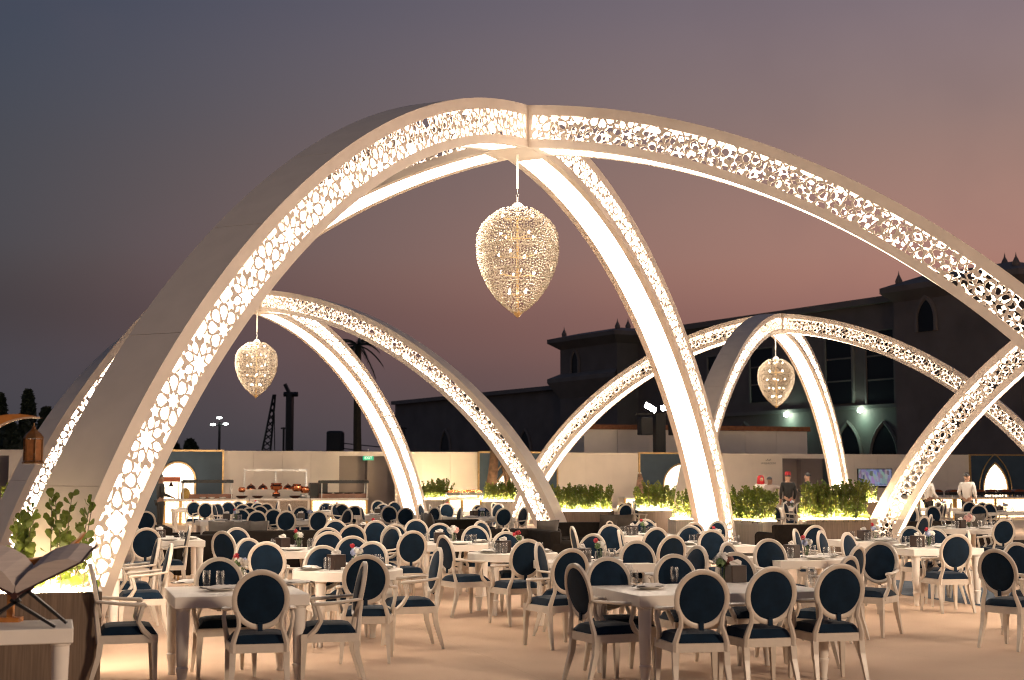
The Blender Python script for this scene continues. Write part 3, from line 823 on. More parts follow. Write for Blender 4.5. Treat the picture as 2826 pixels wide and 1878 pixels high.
# ------------------------------------------------------------------ sofas
def sofa(loc, rz, w_, lab, arms=(1, 1), cush=0, cushlab=''):
    e = tag(empty('lounge_sofa', (loc[0], loc[1], 0), rz), lab, 'sofa', 'brown lounge sofas')
    d = .85
    ob('base', rbox(-w_ / 2, w_ / 2, -d / 2, d / 2, .12, .33, .02).mesh('base', M_sofa), e)
    ob('seat_cushion', rbox(-w_ / 2 + .17, w_ / 2 - .17, -d / 2 + .2, d / 2 + .02, .33, .46, .04).mesh('seat_cushion', M_sofa, True), e)
    ob('backrest', rbox(-w_ / 2, w_ / 2, -d / 2 - .02, -d / 2 + .19, .10, .76, .04).mesh('backrest', M_sofa, True), e)
    for s, k in ((-1, arms[0]), (1, arms[1])):
        if not k: continue
        m = MB(); x0 = s * (w_ / 2 - .09)
        pl = [(x0 + .10 * math.cos(u) * 1.0, .50 + .10 * math.sin(u)) for u in [math.pi * k_ / 8 for k_ in range(9)]]
        pl = [(x0 + .095, .13)] + pl + [(x0 - .095, .13)]
        m.wallprism(pl[::-1], -d / 2 + .02, d / 2 + .03)
        ob('armrest', m.mesh('armrest', M_sofa, True), e)
    for x in (-w_ / 2 + .08, w_ / 2 - .08):
        for y in (-d / 2 + .06, d / 2 - .06): ob('leg', MB().tube([(x, y, .125), (x * 1.01, y, 0)], [.025, .018], 6).mesh('leg', M_gold), e)
    for k in range(cush):
        m = MB(); n = 8
        for j in range(n + 1):
            for i in range(n + 1):
                u, v = i / n * 2 - 1, j / n * 2 - 1
                b = ((1 - u * u) * (1 - v * v)) ** .5
                m.v.append((u * .23 * (1 - .08 * (1 - abs(v))), .10 * b, v * .23 * (1 - .08 * (1 - abs(u)))))
        for j in range(n):
            for i in range(n):
                a = j * (n + 1) + i; m.f.append((a, a + 1, a + n + 2, a + n + 1))
        o = len(m.v); m.v += [(x, -y - .001, z) for x, y, z in m.v]
        for q in range(len(m.f)): m.f.append(tuple(i + o for i in reversed(m.f[q])))
        me = m.mesh('throw_cushion', mat('taupe_cushion', (.045, .035, .028), .8, noise=.2, sheen=.3), True)
        lx = -w_ / 2 + .35 + k * .3; ly = -d / 2 + .36
        X = loc[0] + lx * math.cos(rz) - ly * math.sin(rz); Y = loc[1] + lx * math.sin(rz) + ly * math.cos(rz)
        c_ = ob('throw_cushion', me, None, (X, Y, .46 + .245), (R(-14), 0, rz + random.uniform(-.25, .25)))
        tag(c_, 'taupe throw cushion on %s' % cushlab, 'cushion', 'throw cushions')
def bz(px, py, z=.76): p = onz(px, py, z); return (p[0], p[1])
sofa(bz(556, 1474), TILT + R(0), .95, 'single brown sofa seat seen from behind at left')
sofa(bz(500, 1452), TILT + R(-90), 2.0, 'brown sofa with rounded arm in the left lounge')
sofa(bz(725, 1463), TILT + R(0), 2.2, 'brown sofa with three taupe cushions at left', cush=3, cushlab='left brown sofa')
sofa(bz(1248, 1433), TILT + R(180 - 170), 1.0, 'black backed small sofa in the centre background')
sofa(bz(1165, 1436), TILT + R(90), 1.5, 'brown sofa with cushion behind the centre chairs', cush=2, cushlab='centre brown sofa')
sofa(bz(1405, 1462), TILT + R(180), 2.2, 'brown sofa left of the arch foot in the centre', cush=1, cushlab='sofa left of arch foot')
sofa(bz(1545, 1462), TILT + R(-90), 1.6, 'dark sofa end right of the arch foot')
sofa(bz(1640, 1443), TILT + R(180), 2.0, 'brown sofa with two dark cushions before the planter', cush=2, cushlab='sofa before the planter')
sofa(bz(2170, 1447), TILT + R(0), .95, 'small black sofa between the two big planters')
sofa(bz(2590, 1440), TILT + R(180), 2.6, 'long brown sofa behind the leaning right arch', cush=2, cushlab='sofa behind right arch')
sofa((9.4, 25.0), TILT + R(90), 1.8, 'brown sofa cut off by the right picture edge')
# ------------------------------------------------------------------ planters and shrubs
def leaf_verts(o, d, up, ln, wd):
    d = d.normalized(); sd = d.cross(up).normalized(); nn = sd.cross(d)
    pts = [(0, 0), (.35, .32), (.75, .5), (1.0, .22), (1.0, -.22), (.75, -.5), (.35, -.32)]
    out = []
    for a, b in pts: out.append(o + d * ln * a + sd * wd * b + nn * (abs(b) * wd * .35 - a * a * ln * .12))
    return out
LEAFF = [(0, 1, 6), (1, 2, 5, 6), (2, 3, 4, 5)]
def shrub_meshes(seed, h=.74, stems=9, ln=.09, sp=.17):
    rs = random.Random(seed); fm = MB(); sm = MB(); leaves = []
    for k in range(stems):
        a = k * 2 * math.pi / stems + rs.random(); r = sp * rs.uniform(.3, 1)
        b = Vector((r * math.cos(a), r * math.sin(a), 0)); hh = h * rs.uniform(.72, 1.05)
        lean = Vector((rs.gauss(0, .10), rs.gauss(0, .10), 0)); tip = b + lean + Vector((0, 0, hh))
        sm.tube([b, (b + tip) / 2 + lean * .2, tip], [.007, .005, .003], 5)
        nl = int(hh / .020)
        for i in range(nl):
            t = .10 + .90 * ((i + 1) / nl) ** .9; p = b.lerp(tip, t)
            ph = i * 2.2 + rs.uniform(-.5, .5)
            el = .35 + .75 * t + rs.uniform(-.45, .3); rad = Vector((math.cos(ph + rs.uniform(-.7, .7)), math.sin(ph + rs.uniform(-.7, .7)), .35)).normalized()
            d = Vector((math.cos(ph) * math.cos(el), math.sin(ph) * math.cos(el), math.sin(el)))
            s = rs.uniform(.75, 1.15) * (1 - .25 * t)
            lv = leaf_verts(p, d, rad, ln * s, ln * .72 * s)
            fm.add(lv, LEAFF); leaves.append((p, d, s, rad))
    return fm, sm, leaves
SHR = []
for k in range(4):
    fm, sm, _ = shrub_meshes(50 + k); SHR.append((fm.mesh('foliage', M_leaf), sm.mesh('stem', M_stem)))
ME_oneleaf = MB().add(leaf_verts(Vector((0, 0, 0)), Vector((0, 1, 0)), Vector((0, 0, 1)), .1, .074), LEAFF).mesh('leaf', M_leaf)
def planter(c, rz, w_, d, h, pm, lab, short, rows=1, pitch=.22, sh=1.0, led=True, n=None, mulch=True):
    e = tag(empty('planter_box', (c[0], c[1], 0), rz), lab, 'planter', 'lit planter boxes')
    t = .03; m = MB()
    m.box(-w_ / 2, w_ / 2, -d / 2, -d / 2 + t, .0, h); m.box(-w_ / 2, w_ / 2, d / 2 - t, d / 2, .0, h)
    m.box(-w_ / 2, -w_ / 2 + t, -d / 2 + t, d / 2 - t, .0, h); m.box(w_ / 2 - t, w_ / 2, -d / 2 + t, d / 2 - t, .0, h)
    ob('box_body', m.mesh('box_body', pm), e)
    ob('soil', MB().box(-w_ / 2 + t, w_ / 2 - t, -d / 2 + t, d / 2 - t, .1, h - .05).mesh('soil', M_soil), e)
    if led:
        m = MB(); yy = d / 2 - t - .035
        for y in (-yy, -yy * .33, yy * .33, yy): m.box(-w_ / 2 + t + .01, w_ / 2 - t - .01, y - .009, y + .009, h - .012, h + .004)
        ob('led_strip', m.mesh('led_strip', M_led_near if short == 'near planter' else M_led), e)
    nn = n if n is not None else max(1, int((w_ - .1) / pitch))
    for r_ in range(rows):
        for k in range(nn):
            u = (-w_ / 2 + .12) + (w_ - .24) * ((k + .5) / nn) + random.uniform(-.04, .04); v = (r_ - (rows - 1) / 2) * .24 + random.uniform(-.03, .03)
            X = c[0] + u * math.cos(rz) - v * math.sin(rz); Y = c[1] + u * math.sin(rz) + v * math.cos(rz)
            f, s_ = random.choice(SHR); sc = sh * random.uniform(.82, 1.08)
            b = tag(empty('leafy_shrub', (X, Y, h - .06), random.uniform(0, 6)), 'green leafy shrub in %s' % short, 'shrub', 'planter shrubs')
            b.scale = (1.15 * sc, 1.15 * sc, sc)
            ob('foliage', f, b); ob('stem', s_, b)
def gz(px, py, z): p = onz(px, py, z); return (p[0], p[1])
TT = TILT
# near planter in front of the left arch leg: leaves built one by one
c = gz(282, 1633, .77); e1 = (ct, st)
pc = (c[0] - .62 * ct - .26 * st, c[1] - .62 * st + .26 * ct)
planter(pc, TILT, 1.24, .52, .77, M_planter, 'dark wood planter in front of the near left arch leg', 'near planter', n=0)
for k, (px, yt, lb) in enumerate(((78, 1408, 'bushy green shrub behind the open book'), (168, 1376, 'tall green shrub rising beside the near arch leg'), (222, 1478, 'short green shrub at the end of the near planter'), (20, 1440, 'green shrub at the left edge behind the book'))):
    yy_ = c[1] + .28 + (px - 282) / FPX * 11.8 * st / ct; p = ony(px, 1640, yy_); h = ony(px, yt, yy_)[2] - .71
    fm, sm, lv = shrub_meshes(90 + k, h, 6 if k != 2 else 3, .1, .13)
    b = tag(empty('leafy_shrub', (p[0], p[1], .71)), lb, 'shrub', 'near planter shrubs')
    ob('stem', sm.mesh('stem', M_stem), b)
    lv = lv[::2]
    for (q, d, s, up) in lv:
        x_ = d.cross(up).normalized(); z_ = x_.cross(d)
        mx = Matrix((x_, d, z_)).transposed().to_4x4(); mx.translation = q
        o = ob('leaf', ME_oneleaf, b); o.matrix_local = mx @ Matrix.Scale(s * 1.12, 4)
planter(gz(20, 1425, .77), TT, 1.6, .5, .77, M_planter, 'planter at the far left edge behind the arches', 'far left planter')
planter(gz(1200, 1378, .86), TT, 1.0, .5, .86, M_planter2, 'small planter right of the rear arch foot', 'planter right of rear arch foot', rows=2)
planter(gz(1382, 1383, .82), TT, 1.35, .5, .82, M_planter2, 'planter at the palm trunk in the background', 'palm trunk planter', rows=2)
planter(gz(1604, 1410, .80), TT, 1.72, .5, .80, M_planter, 'long brown planter behind the right brown sofa', 'planter behind the sofa', rows=2, sh=1.0)
planter(gz(1815, 1408, .78), TT, 1.35, .5, .78, M_planter, 'brown planter left of the tall glowing arch leg', 'planter left of tall leg', rows=2, sh=1.05)
planter(gz(1880, 1433, .77), TT, .46, .46, .77, M_planter2, 'small pale planter against the tall glowing arch leg', 'small pale planter', rows=1, n=1, sh=1.1)
cq = gz(2105, 1438.5, .773)
planter((cq[0] + .2 * ct - .8 * st, cq[1] + .2 * st + .8 * ct), TT, .40, 1.6, .77, M_planter2, 'pale planter right of the tall glowing arch leg', 'pale planter', rows=6, n=2, sh=1.0)
planter(gz(2302, 1433, .85), TT - R(12), 1.34, .6, .85, M_planter, 'brown planter at the foot of the leaning right arch', 'right arch planter', rows=3, sh=1.02)
planter(gz(2392, 1385, .85), TT, .7, .45, .85, M_planter, 'little planter far behind the leaning arch', 'little far planter', rows=1)

# ------------------------------------------------------------------ back wall
WP = (-12.9, 55.0)
def wpos(px, off=0.0):
    k = (px - 1413) / FPX * cP
    x0, y0 = WP[0] + st * off, WP[1] - ct * off
    u = (k * y0 - x0) / (ct - k * st)
    return u, (x0 + u * ct, y0 + u * st)
def wz(px, py, off=0.0): return ony(px, py, wpos(px, off)[1][1])[2]
def wthing(name, px0, px1, off, lab, cat, group=None):
    u0, a = wpos(px0, off); u1, b = wpos(px1, off)
    e = tag(empty(name, ((a[0] + b[0]) / 2, (a[1] + b[1]) / 2, 0), TILT), lab, cat, group)
    return e, abs(u1 - u0) / 2
HWALL = 2.72
def wall(px0, px1, lab, m=M_wall, h=HWALL, off=0):
    e, w_ = wthing('partition_wall', px0, px1, off, lab, 'wall', 'beige partition walls')
    n = max(1, round(2 * w_ / 1.25))
    for k in range(n):
        a = -w_ + 2 * w_ * k / n; b = -w_ + 2 * w_ * (k + 1) / n
        ob('wall_panel', MB().box(a + .003, b - .003, 0, .08, .0, h - .06).mesh('wall_panel', m), e)
    ob('top_cap', MB().box(-w_ + .001, w_ - .001, -.012, .092, h - .058, h).mesh('top_cap', m), e)
    return e, w_
def recess(px0, px1, ytop, lab):
    e, w_ = wthing('wall_recess', px0, px1, 0, lab, 'doorway')
    zt_ = wz((px0 + px1) / 2, ytop)
    ob('header', MB().box(-w_ + .002, w_ - .002, 0, .1, zt_, HWALL - .002).mesh('header', M_wall), e)
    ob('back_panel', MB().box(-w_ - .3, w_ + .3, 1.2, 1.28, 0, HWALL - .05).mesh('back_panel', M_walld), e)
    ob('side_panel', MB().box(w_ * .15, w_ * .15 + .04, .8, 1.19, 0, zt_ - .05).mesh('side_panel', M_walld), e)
    return e, w_
recess(-330, 23, 1257, 'dark doorway at the left edge of the back wall')
wall(23, 364, 'beige wall left of the first blue panel')
wall(617, 936, 'beige wall behind the copper pots')
rc, _ = recess(936, 1090, 1259, 'greyish doorway recess under the green exit sign')
wall(1090, 1319, 'beige wall between rear arch foot and palm trunk')
wall(1540, 1763, 'beige wall above the long brown planter')
wall(1993, 2160, 'beige wall with small sign in the right half')
recess(2160, 2292, 1266, 'shadowed doorway behind the talking staff')
wall(2292, 2677, 'beige wall carrying the television')
wall(2965, 3400, 'beige wall beyond the right edge')
def arch_outline(w_, spring, kind, n=14, grow=0.0, base=0.0):
    if kind == 'round':
        P = [((w_ + grow) * math.cos(math.pi * k / n), spring + (w_ + grow) * math.sin(math.pi * k / n)) for k in range(n + 1)]
    else:        # pointed (two arcs)
        w2 = w_ + grow; rad = 2.3 * w2; P = []
        top = math.acos((rad - w2) / rad)
        R_ = [(-(rad - w2) + rad * math.cos(top * k / n), spring + rad * math.sin(top * k / n)) for k in range(n + 1)]
        P = R_ + [(-x, z) for x, z in reversed(R_[:-1])]
    return [(P[0][0], base)] + P + [(P[-1][0], base)]
def latmat(name, col, strength, scale, line=.12):
    m = bpy.data.materials.new(name); m.use_nodes = True; t = m.node_tree; b = t.nodes['Principled BSDF']
    v = t.nodes.new('ShaderNodeTexVoronoi'); v.feature = 'DISTANCE_TO_EDGE'; v.inputs['Scale'].default_value = scale; v.inputs['Randomness'].default_value = .35
    tcn = t.nodes.new('ShaderNodeTexCoord'); t.links.new(tcn.outputs['Object'], v.inputs['Vector'])
    mr_ = t.nodes.new('ShaderNodeMapRange'); mr_.inputs[1].default_value = line * .6; mr_.inputs[2].default_value = line; mr_.inputs[3].default_value = .18 * strength; mr_.inputs[4].default_value = strength
    t.links.new(v.outputs['Distance'], mr_.inputs[0]); t.links.new(mr_.outputs[0], b.inputs['Emission Strength'])
    b.inputs['Emission Color'].default_value = (*col, 1); b.inputs['Base Color'].default_value = (.6, .5, .35, 1)
    return m
M_lat = latmat('lit_lattice', (1, .74, .40), 3.6, 9)
M_latw = latmat('lit_lattice_white', (1, .80, .56), 3.4, 4, .05)
M_nich = emat('niche_glow', (1, .80, .58), 2.4)
M_gilt = mat('lit_gilt', (.75, .48, .18), .4, .3)
M_latoff = mat('beige_lattice', (.40, .31, .24), .7, noise=.5, nscale=30)
def blue_panel(px0, px1, pxc, kind, whalf, ytop, lab):
    e, w_ = wthing('blue_arch_wall', px0, px1, .06, lab, 'wall panel', 'blue display panels')
    cu = wpos(pxc, .06)[0] - (wpos(px0, .06)[0] + wpos(px1, .06)[0]) / 2
    H = HWALL + .03
    ob('board', MB().box(-w_ + .06, w_ - .06, 0, .1, 0, H - .07).mesh('board', M_blue), e)
    for x in (-w_, w_ - .06): ob('gold_post', MB().box(x, x + .06, -.03, .11, 0, H - .07).mesh('gold_post', M_gold), e)
    ob('gold_rail', MB().box(-w_, w_, -.03, .11, H - .068, H).mesh('gold_rail', M_gold), e)
    zt_ = wz(pxc, ytop, .06)
    if kind == 'round': spring = zt_ - whalf
    else: spring = zt_ - math.sqrt((2.3 * whalf) ** 2 - (1.3 * whalf) ** 2)
    O = arch_outline(whalf, spring, kind)
    ob('lit_niche', MB().wallprism([(cu + x, z) for x, z in O][::-1], -.025, -.003).mesh('lit_niche', M_nich if kind == 'round' else M_latw), e)
    tp_ = [(cu + x, -.04, z) for x, z in arch_outline(whalf, spring, kind, grow=.05)]
    ob('arch_trim', MB().tube(tp_, .035, 6).mesh('arch_trim', M_gold), e)
    if kind != 'round':
        sp2 = spring - .02
        tp_ = [(cu + x, -.03, z) for x, z in arch_outline(whalf, sp2, kind, grow=.26)]
        ob('outer_arch_trim', MB().tube(tp_, .028, 6).mesh('outer_arch_trim', M_gold), e)
        for dx, dz in ((0, .75), (-.45, .25), (0, .25), (.45, .25)):
            ob('ring_ornament', MB().tube([(cu + dx + .06 * math.cos(u), -.032, spring + dz + .09 * math.sin(u)) for u in [k * math.pi / 8 for k in range(17)]], .008, 5, False).mesh('ring_ornament', M_gold), e)
    return e
blue_panel(364, 617, 490, 'round', .62, 1279, 'blue panel with round lit arch at the left')
blue_panel(1319, 1540, 1412, 'pointed', .95, 1292, 'blue panel with pointed arch behind the palm trunk')
blue_panel(1763, 1993, 1885, 'round', .86, 1283, 'blue panel with round lit arch behind the tall leg')
blue_panel(2677, 2965, 2746, 'pointed', .60, 1283, 'blue panel with pointed lit lattice arch at the right')
light('niche_light', 'POINT', (wpos(490, .9)[1][0], wpos(490, .9)[1][1], 1.6), 25, WARM, .2)

# signs, television, easel
e, w_ = wthing('exit_sign', 1001, 1030, -.35, 'small green exit sign hanging in the doorway', 'sign')
z0, z1 = wz(1015, 1271, -.35), wz(1015, 1257, -.35)
ob('sign_box', MB().box(-w_, w_, -.03, .03, z0, z1).mesh('sign_box', mat('exit_green', (.02, .32, .16), .4, emit=(.03, .55, .28), estr=.55)), e)
ob('hanger', MB().tube([(0, 0, z1), (0, 0, z1 + .25)], .01, 5).mesh('hanger', M_steel), e)
def text(s, size, loc, m, parent, align='CENTER', rot=(math.pi / 2, 0, 0)):
    cu_ = bpy.data.curves.new('lettering', 'FONT'); cu_.body = s; cu_.size = size; cu_.align_x = align; cu_.extrude = .002; cu_.materials.append(m)
    tmp = bpy.data.objects.new('lettering_curve', cu_); COL.objects.link(tmp); bpy.context.view_layer.update()
    me = bpy.data.meshes.new_from_object(tmp.evaluated_get(bpy.context.evaluated_depsgraph_get())); bpy.data.objects.remove(tmp)
    o = bpy.data.objects.new('lettering', me); COL.objects.link(o)
    o.parent = parent; o.location = loc; o.rotation_euler = rot; return o
text('EXIT', (z1 - z0) * .75, (0, -.034, z0 + (z1 - z0) * .25), mat('exit_white', (.8, .85, .8), .5, emit=(.8, .9, .85), estr=.6), e)
e, w_ = wthing('wall_sign', 2106, 2136, .02, 'faint grey two-line sign on the beige wall by the doorway', 'sign')
za = wz(2120, 1282, .02); gr = mat('grey_lettering', (.26, .21, .19), .6)
text('WASHROOM', .12, (0, -.005, za), gr, e)
sq = MB().tube([(.12 - .03 * k, -.006, za + .17 + .02 * math.sin(k * 1.7) + (.04 if k in (1, 5) else 0)) for k in range(9)], .010, 5)
ob('script_line', sq.mesh('script_line', gr), e)
e, w_ = wthing('television', 2368, 2462, .10, 'flat television with colourful picture on the beige wall', 'television')
za, zb_ = wz(2410, 1346, .1), wz(2410, 1294, .1)
ob('frame', MB().box(-w_, w_, 0, .06, za, zb_).mesh('frame', M_black), e)
tm = bpy.data.materials.new('tv_picture'); tm.use_nodes = True; t = tm.node_tree; b = t.nodes['Principled BSDF']
v = t.nodes.new('ShaderNodeTexVoronoi'); v.inputs['Scale'].default_value = 7; v.distance = 'CHEBYCHEV'
tcn = t.nodes.new('ShaderNodeTexCoord'); mp = t.nodes.new('ShaderNodeMapping'); mp.inputs['Scale'].default_value = (1.2, 1, .6)
t.links.new(tcn.outputs['Object'], mp.inputs[0]); t.links.new(mp.outputs[0], v.inputs['Vector'])
hs = t.nodes.new('ShaderNodeMix'); hs.data_type = 'RGBA'; hs.blend_type = 'MULTIPLY'; hs.inputs[0].default_value = .8; hs.inputs[7].default_value = (.45, .5, .75, 1)
hv = t.nodes.new('ShaderNodeHueSaturation'); hv.inputs['Saturation'].default_value = .45; t.links.new(v.outputs['Color'], hv.inputs['Color']); t.links.new(hv.outputs[0], hs.inputs[6]); t.links.new(hs.outputs[2], b.inputs['Emission Color']); b.inputs['Emission Strength'].default_value = .35
b.inputs['Base Color'].default_value = (.02, .02, .03, 1)
ob('screen', MB().box(-w_ + .03, w_ - .03, -.006, -.001, za + .12, zb_ - .03).mesh('screen', tm), e)
ob('ticker_bar', MB().box(-w_ + .03, w_ - .03, -.006, -.001, za + .075, za + .11).mesh('ticker_bar', mat('tv_ticker', (.1, .1, .15), .4, emit=(.3, .3, .45), estr=.6)), e)
e, w_ = wthing('easel_board', 1738, 1788, 1.6, 'easel with brown patterned picture board before the blue panel', 'easel')
zb0 = wz(1760, 1372, 1.6); zt0 = wz(1760, 1304, 1.6)
for x0, x1 in ((-w_ * .6, 0), (w_ * .9, .1)): ob('leg', MB().tube([(x0, 0, 0), (x1, .05, zt0)], .025, 5).mesh('leg', M_china), e)
ob('leg', MB().tube([(0, .75, 0), (.05, .07, zt0 - .05)], .025, 5).mesh('leg', M_china), e)
ob('picture_board', MB().wallprism([(-w_ * .35, zb0 + .02), (w_ * .45, zb0 + .02), (w_ * .45, zb0 + .7), (w_ * .2, zt0 - .05), (-.05, zt0 - .05), (-w_ * .35, zb0 + .45)][::-1], -.05, -.03).mesh('picture_board', mat('brown_print', (.30, .17, .11), .6, noise=.7, nscale=9)), e)
ob('ledge', MB().box(-w_ * .5, w_ * .6, -.10, -.02, zb0 - .04, zb0).mesh('ledge', M_china), e)

# ------------------------------------------------------------------ buffet
def counter(px0, px1, off, h, lab, lit, posts=(), m_top=None):
    e, w_ = wthing('buffet_counter', px0, px1, off, lab, 'counter', 'buffet counters')
    ob('body', MB().box(-w_ + .03, w_ - .03, .03, .68, 0, h - .07).mesh('body', M_wall), e)
    ob('counter_top', MB().box(-w_, w_, -.05, .72, h - .068, h).mesh('counter_top', m_top or M_table), e)
    xs = [-w_ + .03] + [wpos(p, off)[0] - (wpos(px0, off)[0] + wpos(px1, off)[0]) / 2 for p in posts] + [w_ - .03]
    for a, b_ in zip(xs[:-1], xs[1:]): ob('front_panel', MB().box(a + .06, b_ - .06, .005, .028, .08, h - .10).mesh('front_panel', M_lat if lit else M_latoff), e)
    for x in xs: ob('gilt_post', MB().box(max(x - .05, -w_ + .004), min(x + .05, w_ - .004), -.012, .029, 0, h - .071).mesh('gilt_post', M_gilt if lit else M_wall), e)
    return e, w_
OFF = 3.4
counter(452, 688, OFF, .93, 'glowing lattice buffet counter at the far left', True, (500,))
counter(690, 856, OFF, .93, 'unlit lattice buffet counter under the copper pots', False, (770,))
counter(858, 1016, OFF, .93, 'glowing lattice buffet counter below the right glass guard', True)
counter(2452, 2632, 6.0, .90, 'glowing buffet counter behind the two chefs', True, (2535,))
counter(2634, 3000, 6.0, .90, 'glowing buffet counter under the pointed lit arch', True, (2745,))
counter(1236, 1330, 3.0, .92, 'small buffet counter between the two rear planters', True, (1275,))
counter(1722, 1800, 2.0, .92, 'gold edged lit counter in front of the easel', True)
def guard(px0, px1, ytop, ybot, lab):
    e, w_ = wthing('glass_guard', px0, px1, OFF, lab, 'food guard', 'counter glass guards')
    zt_ = wz((px0 + px1) / 2, ytop, OFF); zb_ = .935
    ob('shelf', MB().box(-w_, w_, .0, .6, zt_ - .10, zt_).mesh('shelf', M_black), e)
    ob('glass_top', MB().box(-w_ + .02, w_ - .02, .03, .57, zt_ + .002, zt_ + .014).mesh('glass_top', mat('dark_glass', (.02, .02, .02), .08)), e)
    for x in (-w_ + .05, w_ - .05):
        for y in (.1, .5): ob('post', MB().tube([(x, y, zb_), (x, y, zt_ - .101)], .022, 6).mesh('post', M_china), e)
    ob('wood_step', MB().box(-w_, w_, .2, .6, zb_, zb_ + .16).mesh('wood_step', mat('red_brown_wood', (.28, .12, .07), .4, noise=.3, nscale=3)), e)
    return e, w_
guard(503, 645, 1326, 1370, 'glass food guard on the far left counter')
guard(886, 1018, 1327, 1370, 'glass food guard on the counter under exit sign')
e, w_ = wthing('pot_rack', 681, 853, OFF, 'thin white display frame above the copper pots', 'frame')
zt_ = wz(767, 1301, OFF)
for x in (-w_, 0, w_): ob('upright', MB().box(x - .03, x + .03, .58, .64, .935, zt_).mesh('upright', M_china), e)
ob('top_rail', MB().box(-w_ - .03, w_ + .03, .56, .66, zt_ + .002, zt_ + .075).mesh('top_rail', M_china), e)
ob('shelf_rail', MB().box(-w_ + .04, w_ - .04, .40, .56, 1.24, 1.26).mesh('shelf_rail', M_glass), e)
DOME = [(.0, .20), (.015, .20), (.02, .17), (.06, .15), (.13, .10), (.165, .03), (.17, .0), (.15, .0), (0, .005)][::-1]
POT = [(0, 0), (.10, 0), (.14, .03), (.17, .10), (.16, .17), (.12, .20), (.13, .23), (.11, .23), (0, .21)]
URN = [(0, 0), (.12, 0), (.12, .03), (.05, .06), (.06, .10), (.17, .14), (.20, .24), (.16, .30), (.18, .34), (.15, .34), (0, .30)]
BOWL = [(0, 0), (.10, 0), (.20, .06), (.22, .10), (.20, .10), (.1, .03), (0, .03)]
def ware(nm, prof_, m, px, off, z, lab, s=1.0, sx=1.0):
    p = wpos(px, off)[1]
    o = ob(nm, MB().lathe(prof_, 16).mesh(nm, m, True), None, (p[0], p[1], z)); o.scale = (s * sx, s * sx, s)
    tag(o, lab, 'dish', 'buffet ware')
for px in (693, 726, 795): ware('copper_dome', DOME, M_copper, px, OFF - .48, 1.262, 'copper dome lid on the display shelf', 1.1)
ware('copper_urn', URN, M_copper, 763, OFF - .3, 1.10, 'copper urn with flared rim on the counter', 1.15)
ware('bronze_stand', URN, M_copperd, 763, OFF - .3, .932, 'dark bronze stand under the copper urn', .5, 1.6)
for px, z_, m_, s_ in ((668, .932, M_copperd, 1.0), (668, 1.16, M_copper, .8), (712, .932, M_copperd, .95), (815, .932, M_copperd, 1.0), (836, .932, M_steel, .7), (842, 1.12, M_copper, 1.05), (820, 1.18, M_copper, 1.2), (850, .932, M_china, .5)):
    ware('serving_bowl' if m_ is M_copperd else 'copper_pot', BOWL if m_ is M_copperd else POT, m_, px, OFF - .22, z_, ('dark bronze serving bowl' if m_ is M_copperd else 'shiny rounded pot') + ' on the copper pot counter', s_)
for k, px in enumerate((905, 935, 962, 990)): 
    ware('black_tray', [(0, 0), (.15, 0), (.19, .035), (.185, .04), (.14, .008), (0, .008)], M_black, px, OFF - .4, 1.097, 'black food tray on the guarded counter', 1.0)
for px in (560, 585, 615): ware('white_dish', BOWL, M_china, px, OFF - .1, .932, 'white dish on the far left counter', .6)
for px, lb in ((868, 'dark cooker cabinet right of the copper pots'), (892, 'dark leaning board right of the copper pots')):
    e, w_ = wthing('cooker_cabinet', px - 13, px + 13, OFF - .45, lb, 'cabinet')
    zt_ = wz(px, 1333, OFF - .4)
    ob('cabinet_body', rbox(-w_, w_, 0, .3, .935, zt_, .01).mesh('cabinet_body', mat('dark_mahogany', (.045, .016, .012), .3, noise=.3)), e)
    ob('door', MB().box(-w_ + .03, w_ - .03, -.012, -.001, 1.0, zt_ - .05).mesh('door', M_black), e)
def chafer(px, off, z, lab):
    p = wpos(px, off)[1]; e = tag(empty('chafing_dish', (p[0], p[1], z), TILT), lab, 'chafing dish', 'chafing dishes')
    ob('pan', rbox(-.27, .27, -.17, .17, .08, .20, .01).mesh('pan', M_black), e)
    m = MB(); n = 8
    pl = [(-.26, .202)] + [(-.26 * math.cos(math.pi * k / n), .205 + .10 * math.sin(math.pi * k / n)) for k in range(n + 1)]
    m.wallprism(pl[::-1], -.16, .16); ob('lid', m.mesh('lid', M_copper, True), e)
    ob('burner', MB().lathe([(0, 0), (.05, 0), (.05, .07), (0, .07)], 10).mesh('burner', M_steel), e)
    for x in (-.24, .24):
        for y in (-.14, .14): ob('foot', MB().box(x - .012, x + .012, y - .012, y + .012, 0, .085).mesh('foot', M_steel), e)
for px in (2495, 2540, 2580, 2628, 2660, 2695, 2735, 2770, 2806, 2840): chafer(px, 5.6, .902, 'black chafing dish with copper lid on the right counter')
for px in (1250, 1290, 1312): chafer(px, 2.6, .922, 'chafing dish on the small rear counter')
# heat lamp stand at the far left counter
e, w_ = wthing('heat_lamp', 448, 497, OFF - .2, 'orange topped heat lamp frame at the left counter', 'heat lamp')
zt_ = wz(472, 1317, OFF - .2)
ob('canopy', MB().box(-w_, w_, -.1, .3, zt_ - .17, zt_).mesh('canopy', mat('orange_enamel', (.50, .10, .025), .4)), e)
for x in (-w_ + .03, w_ - .03): ob('post', MB().box(x - .02, x + .02, .05, .09, .932, zt_ - .171).mesh('post', M_china), e)
ob('lamp_shade', MB().lathe([(.03, .0), (.06, -.10), (.10, -.17), (.09, -.17), (.02, -.01)], 12, (0, -.02, zt_ - .18)).mesh('lamp_shade', M_copperd, True), e)
ob('lamp_bulb', MB().lathe([(0, -.05), (.04, -.03), (.05, 0), (.03, .04), (0, .05)], 8, (0, -.02, zt_ - .36)).mesh('lamp_bulb', emat('heat_bulb', (1, .75, .4), 12)), e)
